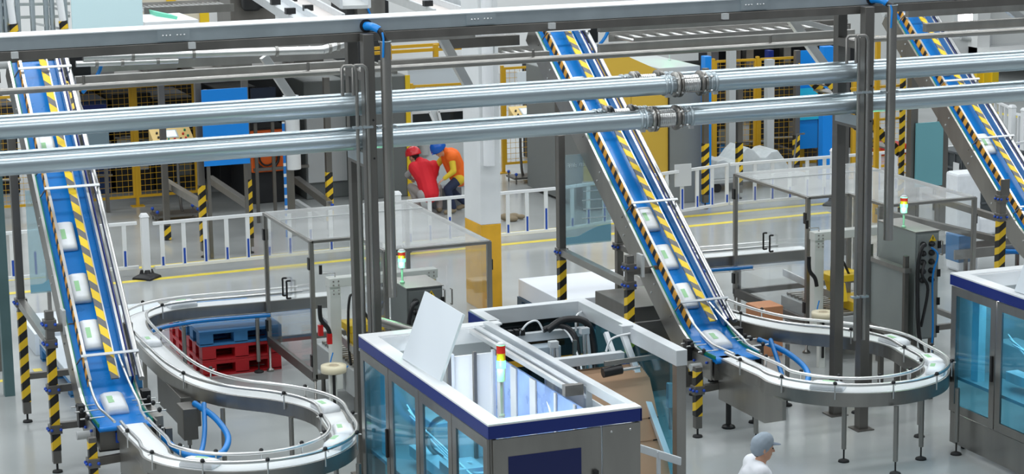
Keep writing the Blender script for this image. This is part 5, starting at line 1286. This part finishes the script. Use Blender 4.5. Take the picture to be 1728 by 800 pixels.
# roller tables and green tray right of the pale panel
bed(243, 20, 395, 45, 'long steel roller table right of the pale panel, upper left', 1.2, 18)
a = at(262, 22, y=38); t = thing('green_tray', 'mint green tray right of the pale panel', 'tray', a)
q = [at(262, 20, y=38), at(300, 28, y=37.2), at(298, 34, y=37.2), at(264, 28, y=38)]
MB().hexa(q, (0, .5, 0)).build('tray', mat('mint', (.15, .65, .45), .5), t)
t = thing('white_table', 'white worktop under the mint green tray', 'table', at(246, 40, y=37.5)); q = at(240, 36, y=37.2); r_ = at(330, 30, y=37.2)
MB().box((q.x, 37, q.z-.08), (r_.x, 38.4, q.z)).build('top', WHITE, t)
for x in (q.x+.1, r_.x-.1): MB().box((x-.04, 37.1, q.z-.3), (x+.04, 37.18, q.z-.08)).build('bracket', STEELD, t)
for i, (u0, u1) in enumerate(((243, 290), (294, 345))):
    cgl = at(u0, 60, y=52); cgr = at(u1, 60, y=52); t = thing('mesh_fence', 'beige panelled fence with orange posts at the top, part %s' % ('beside the pale panel' if i == 0 else 'above the roller table'), 'fence', (cgl.x, 52, 0))
    MB().box((cgl.x, 52, .2), (cgr.x, 52.05, at(u0, -20, y=52).z)).build('panel', mat('beige_panel', (.72, .66, .52), .6), t); MB().box((cgr.x-.1, 51.95, 0), (cgr.x+.12, 52.1, at(u0, -20, y=52).z)).build('post', YELB, t)
# white roof like machines at the top behind everything
for u0, u1, vb, vt, lab in ((500, 700, 120, -30, 'white machine body beyond the slanted conveyors'), (860, 1050, 110, -20, 'white machine body at the top right of the pillar'), (1100, 1420, 95, -25, 'pale machine body above the far fence')):
    block(u0, u1, vb, vt, 2, mat('white_body', (.66, .68, .68), .5), 'white_machine', lab, group='white machine bodies at the top')
# yellow railing behind the trunking between columns and pillar
t = thing('yellow_railing', 'yellow railing of an upper walkway between the first columns and the pillar', 'railing', at(640, 200, y=46))
for v in (84, 76): a = at(628, v+6, y=46 if v == 84 else 47.5); b = at(790, v-4, y=46 if v == 84 else 47.5); MB().bar(a, b, .06, .07).build('rail', YEL, t)
for u in (735, 656): q = at(u, 84, y=46); MB().box((q.x-.05, 45.95, q.z-.35), (q.x+.05, 46.05, q.z+.12)).build('post', YEL, t)
for u in (1203, 1262, 1325, 1370, 1240): 
    q = at(u, 100, y=44); t = thing('support_post', 'bare upright of the far line, seen between the pipes at pixel column group right of the bellows' if 0 else {1203: 'steel upright beside the slim blue post', 1262: 'steel upright of the far line above the covered trolley', 1325: 'steel upright left of the bright blue board', 1370: 'steel upright hidden behind the bright blue board', 1240: 'pale upright behind the bellows'}[u], 'post', (q.x, 44, 0)); MB().box((q.x-.09, 43.9, 0), (q.x+.09, 44.1, at(u, 40, y=44).z)).build('post', STEEL, t)
for (u0, u1, vb, lab, m_) in ((1215, 1250, 300, 'blue crates behind the far mesh fence', PBLUE), (1430, 1480, 262, 'film wrapped goods beside the tall blue post', FILM), (1480, 1535, 285, 'red low cart behind the striped stair', REDP)):
    block(u0, u1, vb-20, vb-55 if m_ is not REDP else vb-38, 1.0, m_, 'goods', lab, 'goods', bev=.05)

# shading decks of the overhead lines beyond the railing
def deck(u0, u1, v, Y0, Y1, z, label):
    a = at(u0, v, y=Y0); b = at(u1, v, y=Y0)
    t = thing('overhead_deck', label, 'deck', (a.x, Y0, z), 'overhead decks of the far line')
    MB().box((a.x, Y0, z), (b.x, Y1, z+.12)).build('deck_plate', STEELD, t, .01)
    n = max(2, int((b.x-a.x)/1.6))
    for k in range(n): x = a.x+(b.x-a.x)*(k+.5)/n; MB().box((x-.3, Y0+.3, z+.12), (x+.3, Y0+1.2, z+.45)).build('drive_box', random.choice([DARK, STEEL, GREYM, STEELD]), t, .02)
    for x in (b.x-.06,): MB().box((x-.06, Y1-.12, 0), (x+.06, Y1, z)).build('leg', STEELD, t)
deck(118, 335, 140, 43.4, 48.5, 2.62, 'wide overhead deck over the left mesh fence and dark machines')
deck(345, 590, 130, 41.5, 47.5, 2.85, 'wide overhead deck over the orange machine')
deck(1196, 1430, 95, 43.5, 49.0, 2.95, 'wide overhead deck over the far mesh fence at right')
for (u0, v0, u1, v1, lab) in ((24, 140, 66, 330, 'striped slanted guard strip behind the left incline, on its left side'), (108, 138, 134, 200, 'striped slanted guard strip right of the top of the left incline'), (120, 138, 128, 192, 'second striped strip right of the top of the left incline')):
    a = at(u0, v0, y=35); b = at(u1, v1, y=34); t = thing('striped_strip', lab, 'guard strip', b, 'striped guard strips of the conveyor behind'); MB().bar(a, b, .1, .06).build('strip', HZ_POST, t)
    MB().bar(a+Vector((.08, .05, 0)), b+Vector((.08, .05, 0)), .05, .1).build('edge_rail', STEEL, t)
    MB().box((b.x+.05, b.y+.0, 0), (b.x+.1, b.y+.08, b.z)).build('stand', STEELD, t)

for (u0, u1, vb, vt, lab) in ((118, 335, 305, 128, 'added dark backdrop for the shaded zone under the left overhead deck'), (345, 600, 300, 120, 'added dark backdrop for the shaded zone under the deck over the orange machine'), (1198, 1440, 268, 82, 'added dark backdrop for the shaded zone under the right overhead deck')):
    block(u0, u1, vb, vt, .6, DARK, 'shade_backdrop', lab, group='added dark backdrops under the overhead decks')  # near-black boxes added behind the fences to stand in for the shade there
# ------------------------------------------------------------------ people
def person(label, root, J, R, cloth, hat, vox=.014, face_dir=(0, -1, 0), head_up=(0, 0, 1), seated=False, hair=True, sleeves=None, fingers=True):
    """J: joints (world), R: girths. One continuous body; clothing, hat and hair are children."""
    t = thing('person', label, 'person', root)
    J = {k: Vector(v) for k, v in J.items()}
    fd = Vector(face_dir).normalized(); hu = Vector(head_up); hu = (hu-fd*hu.dot(fd)).normalized(); hs = hu.cross(fd).normalized()
    b = MB()
    def limb(mb, ks, rs, g=0.0):
        for i in range(len(ks)-1): mb.capsule(J[ks[i]], J[ks[i+1]], rs[i]+g, rs[i+1]+g)
    def torso(mb, g=0.0):
        g += cloth.get('bulk', 0)
        mb.capsule(J['pelvis'], J['waist'], .135+g, .125+g); mb.capsule(J['waist'], J['chest'], .125+g, .145+g)
        mb.capsule(J['hipL'], J['hipR'], .10+g, .10+g); mb.capsule(J['shL'], J['shR'], .07+g, .07+g); mb.capsule(J['chest'], J['shL'], .11+g, .07+g); mb.capsule(J['chest'], J['shR'], .11+g, .07+g)
    torso(b)
    b.capsule(J['chest']+(J['neck']-J['chest'])*.5, J['head']-hu*.06, .07, .052)
    for s in 'LR':
        limb(b, ('sh'+s, 'el'+s, 'wr'+s), (.052, .042, .029)); limb(b, ('hip'+s, 'kn'+s, 'an'+s), (.088, .058, .04))
        an = J['an'+s]; tf = J.get('toe'+s, an+fd*.17-Vector((0, 0, .04))); b.capsule(an-Vector((0, 0, .03)), tf, .042, .032)
        # hand: palm, four unequal curled fingers and a thumb from the side of the palm
        w = J['wr'+s]; d = (w-J['el'+s]).normalized(); sd = d.cross(Vector((0, 0, 1)));
        sd = sd.normalized() if sd.length > .1 else Vector((1, 0, 0)); pn = sd.cross(d).normalized()
        if pn.z > 0: pn = -pn
        for o in (-.028, -.009, .009, .028): b.capsule(w+sd*o*.7, w+d*.085+sd*o, .015, .013, 8)
        for o, L in ((-.030, .062), (-.010, .074), (.010, .078), (.030, .068)):
            a = w+d*.088+sd*o; m1 = a+d*L*.5+pn*.012; m2 = m1+d*L*.3+pn*.028
            b.capsule(a, m1, .0095, .009, 8); b.capsule(m1, m2, .009, .008, 8)
        th = w+sd*.03+d*.025; t1 = th+sd*.03+d*.03+pn*.01; b.capsule(w+sd*.015, th, .013, .013, 8); b.capsule(th, t1, .012, .011, 8); b.capsule(t1, t1+d*.03+pn*.012, .011, .009, 8)
    # head
    H = J['head']
    def hp(x, f, u): return H+hs*x+fd*f+hu*u
    b.capsule(hp(0, -.015, .03), hp(0, .01, .035), .088, .085); b.capsule(hp(0, .02, .0), hp(0, .045, -.075), .070, .045)
    b.capsule(hp(0, .092, .02), hp(0, .112, -.018), .011, .016, 8); b.capsule(hp(-.03, .082, .035), hp(.03, .082, .035), .012, .012, 8)
    b.capsule(hp(-.02, .088, -.05), hp(.02, .088, -.05), .009, .009, 8); b.capsule(hp(-.03, .075, -.005), hp(.03, .075, -.005), .018, .018, 8)
    for s in (-1, 1): b.capsule(hp(s*.088, -.01, .02), hp(s*.085, -.005, -.025), .014, .010, 8)
    b.build('body', SKIN, t, remesh=vox*.7)
    ey = MB()
    for s in (-1, 1): ey.ball(hp(s*.032, .088, .018), .011, .011, .009, 8, 6)
    ey.build('eyes', BLACK, t)
    if hair:
        h = MB(); h.capsule(hp(0, -.03, .045), hp(0, -.005, .05), .092, .09); h.capsule(hp(0, -.06, .0), hp(0, -.055, -.04), .06, .05); h.build('hair', HAIR, t)
    # clothing
    tr = MB(); tr.capsule(J['pelvis'], J['waist'], .15, .138); tr.capsule(J['hipL'], J['hipR'], .115, .115)
    for s in 'LR': limb(tr, ('hip'+s, 'kn'+s), (.105, .08)); tr.capsule(J['kn'+s], J['kn'+s]+(J['an'+s]-J['kn'+s])*.93, .08, .062)
    tr.build('trousers', cloth['trousers'], t, remesh=vox)
    sl = MB(); 
    for s in 'LR': sl.capsule(J['sh'+s], J['el'+s], .072, .06); sl.capsule(J['el'+s], J['el'+s]+(J['wr'+s]-J['el'+s])*.92, .06, .043)
    torso(sl, .010); sl.build('shirt', cloth['shirt'], t, remesh=vox)
    vs = MB()
    if cloth.get('broad'):
        vs.capsule(J['waist']+(J['waist']-J['chest'])*.75, J['chest'], .195, .20); vs.capsule(J['chest'], J['neck'], .19, .10); vs.capsule(J['shL'], J['shR'], .12, .12)
        for s_ in 'LR': vs.capsule(J['waist'], J['sh'+s_], .17, .13)
    else: torso(vs, .026)
    if cloth.get('long'): vs.capsule(J['pelvis'], J['waist'], .19, .16); vs.capsule(J['pelvis']-Vector((0, 0, .18)), J['pelvis'], .17, .18)
    vs.build('vest' if not cloth.get('long') else 'coat', cloth['vest'], t, remesh=vox)
    for s in 'LR':
        an = J['an'+s]; tf = J.get('toe'+s, an+fd*.17-Vector((0, 0, .04)))
        MB().capsule(an-Vector((0, 0, .03)), tf, .052, .042).build('shoe', BROWN, t)
    # hat
    if hat:
        kind, hm = hat; ht = MB()
        if kind == 'helmet':
            prof = [(a*1.22, b*1.2) for a, b in [(.135, 0), (.13, .02), (.128, .05), (.115, .09), (.085, .125), (.045, .145), (.01, .15)]]
            base = H+hu*.05; n = 18
            for (r, hh) in prof:
                for k in range(n):
                    a = 2*PI*k/n; ht.v.append(base+hs*(r*math.cos(a)*.92)+fd*(r*math.sin(a)*1.05)+hu*hh)
            m_ = len(prof); ht.f += [(i*n+k, i*n+(k+1) % n, (i+1)*n+(k+1) % n, (i+1)*n+k) for i in range(m_-1) for k in range(n)]+[tuple(range(n))[::-1], tuple((m_-1)*n+k for k in range(n))]; ht.sm += [True]*(len(ht.f)-len(ht.sm))
            o = ht.build('helmet', hm, t)
            br = MB(); br.capsule(base+fd*.10, base+fd*.17, .07, .03, 12)
            br.v = [base+((v-base)-hu*((v-base).dot(hu)))+hu*(v-base).dot(hu)*.12+hu*.008 for v in br.v]; br.build('brim', hm, o)
            rg = MB()
            for s in (-.035, 0, .035): rg.tube([base+hs*s+fd*(.146*math.cos(a))+hu*(.174*math.sin(a)*(1-abs(s)*2)+.004) for a in [i*PI/10 for i in range(1, 10)]], .009, 6)
            rg.build('ridges', hm, o)
        else:
            ht.capsule(H+hu*.05-fd*.02, H+hu*.075, .108, .10); ht.capsule(H+hu*.0-fd*.05, H+hu*.05-fd*.04, .085, .095)
            o = ht.build('cap', hm, t, remesh=.012)
            br = MB(); br.capsule(H+hu*.06+fd*.05, H+hu*.055+fd*.13, .075, .045); base = H+hu*.058; br.v = [base+((v-base)-hu*((v-base).dot(hu)))+hu*(v-base).dot(hu)*.12 for v in br.v]; br.build('brim', mat('cap_brim', (.12, .16, .22), .7), o)
    return t
# crouching worker in red, seen from behind
Y = 40.9
def W(u, v, dy=0): return at(u, v, y=Y+dy)
g = W(724, 345).x
def crouch(ax, Y, s=1):
    return dict(pelvis=(ax, Y, .42), waist=(ax, Y+.10, .62), chest=(ax-.02, Y+.24, .88), neck=(ax-.05, Y+.34, 1.0), head=(ax-.13, Y+.46, 1.07),
        hipL=(ax-.11, Y, .40), hipR=(ax+.11, Y, .40), knL=(ax-.22, Y+.42, .50), knR=(ax+.32, Y+.36, .46), anL=(ax-.16, Y+.12, .10), anR=(ax+.24, Y+.05, .10), toeL=(ax-.18, Y+.30, .045), toeR=(ax+.27, Y+.24, .045),
        shL=(ax-.19, Y+.26, .90), shR=(ax+.20, Y+.26, .90), elL=(ax-.28, Y+.46, .74), elR=(ax+.32, Y+.44, .72), wrL=(ax-.12, Y+.68, .62), wrR=(ax+.22, Y+.68, .60))
person('crouching worker in a red vest and red helmet, seen from behind', (g, Y, 0), crouch(g+.0, Y), {}, dict(trousers=TROUG, shirt=GREYC, vest=VESTR, bulk=.02, broad=True), ('helmet', HELR), face_dir=(-.5, .8, -.25))
x2 = W(758, 345).x; Y2 = Y-.05
J = dict(pelvis=(x2+.22, Y2+.10, .68), waist=(x2+.17, Y2+.10, .86), chest=(x2+.05, Y2+.04, 1.10), neck=(x2-.08, Y2+.0, 1.22), head=(x2-.22, Y2-.06, 1.27),
    hipL=(x2+.18, Y2-.02, .66), hipR=(x2+.24, Y2+.2, .66), knL=(x2-.08, Y2-.08, .50), knR=(x2+.12, Y2+.28, .42), anL=(x2+.05, Y2-.08, .10), anR=(x2+.42, Y2+.25, .12), toeL=(x2-.13, Y2-.10, .045), toeR=(x2+.26, Y2+.25, .045),
    shL=(x2+.0, Y2-.14, 1.14), shR=(x2+.02, Y2+.22, 1.14), elL=(x2-.02, Y2-.30, .88), elR=(x2-.18, Y2+.28, .90), wrL=(x2-.22, Y2-.28, .74), wrR=(x2-.36, Y2+.12, .78))
person('worker in an orange vest and blue helmet bending forward beside the one in red', (x2, Y2, 0), J, {}, dict(trousers=TROUS, shirt=SLEEVEY, vest=VESTO, bulk=.01, broad=True), ('helmet', HELB), face_dir=(-.72, -.35, -.55))
# shoes and papers on the floor right of the pillar
q = at(862, 372, z=0)
t = thing('folded_jacket', 'brown folded jacket lying on the floor right of the pillar behind the railing', 'clothing', q)
m_ = MB()
for k, (a, b, c, r) in enumerate(((-.1, 0, .08, .1), (.08, .05, .07, .09), (.2, -.02, .06, .07), (.0, -.12, .05, .08))): m_.ball(q+Vector((a, b, c)), r*1.4, r, r*.7)
m_.build('cloth', BROWN, t, remesh=.02)
t = thing('tool_box', 'grey box standing between the orange vested worker and the pillar', 'box', at(778, 368, z=0)); q = at(765, 368, z=0); MB().box((q.x, q.y+1.0, 0), (q.x+.55, q.y+1.4, .42)).build('box', mat('slate_box', (.18, .2, .22), .6), t, .01)
# near worker in white, bottom of the picture
hd = at(1288, 757, z=1.58); X, Yw = hd.x, hd.y; F = Vector((1, -.25, 0)).normalized(); Sd = Vector((F.y, -F.x, 0))
def B(f, s, z): return Vector((X, Yw, 0))+F*f+Sd*s+Vector((0, 0, z))
J = dict(pelvis=B(-.10, 0, .92), waist=B(-.09, 0, 1.08), chest=B(-.07, 0, 1.28), neck=B(-.04, 0, 1.44), head=B(0, 0, 1.58),
    hipL=B(-.10, -.10, .90), hipR=B(-.10, .10, .90), knL=B(.16, -.10, .50), knR=B(-.16, .10, .50), anL=B(.22, -.10, .10), anR=B(-.42, .10, .16), toeL=B(.40, -.10, .04), toeR=B(-.26, .10, .05),
    shL=B(-.07, -.19, 1.38), shR=B(-.07, .19, 1.38), elL=B(-.20, -.24, 1.12), elR=B(.08, .25, 1.12), wrL=B(-.10, -.24, .90), wrR=B(.28, .22, .98))
person('person in a white coat and grey cap walking in front of the second loop', (X, Yw, 0), J, {}, dict(trousers=COAT, shirt=COAT, vest=COAT, long=True), ('cap', CAPG), face_dir=(F.x, F.y, -.12))
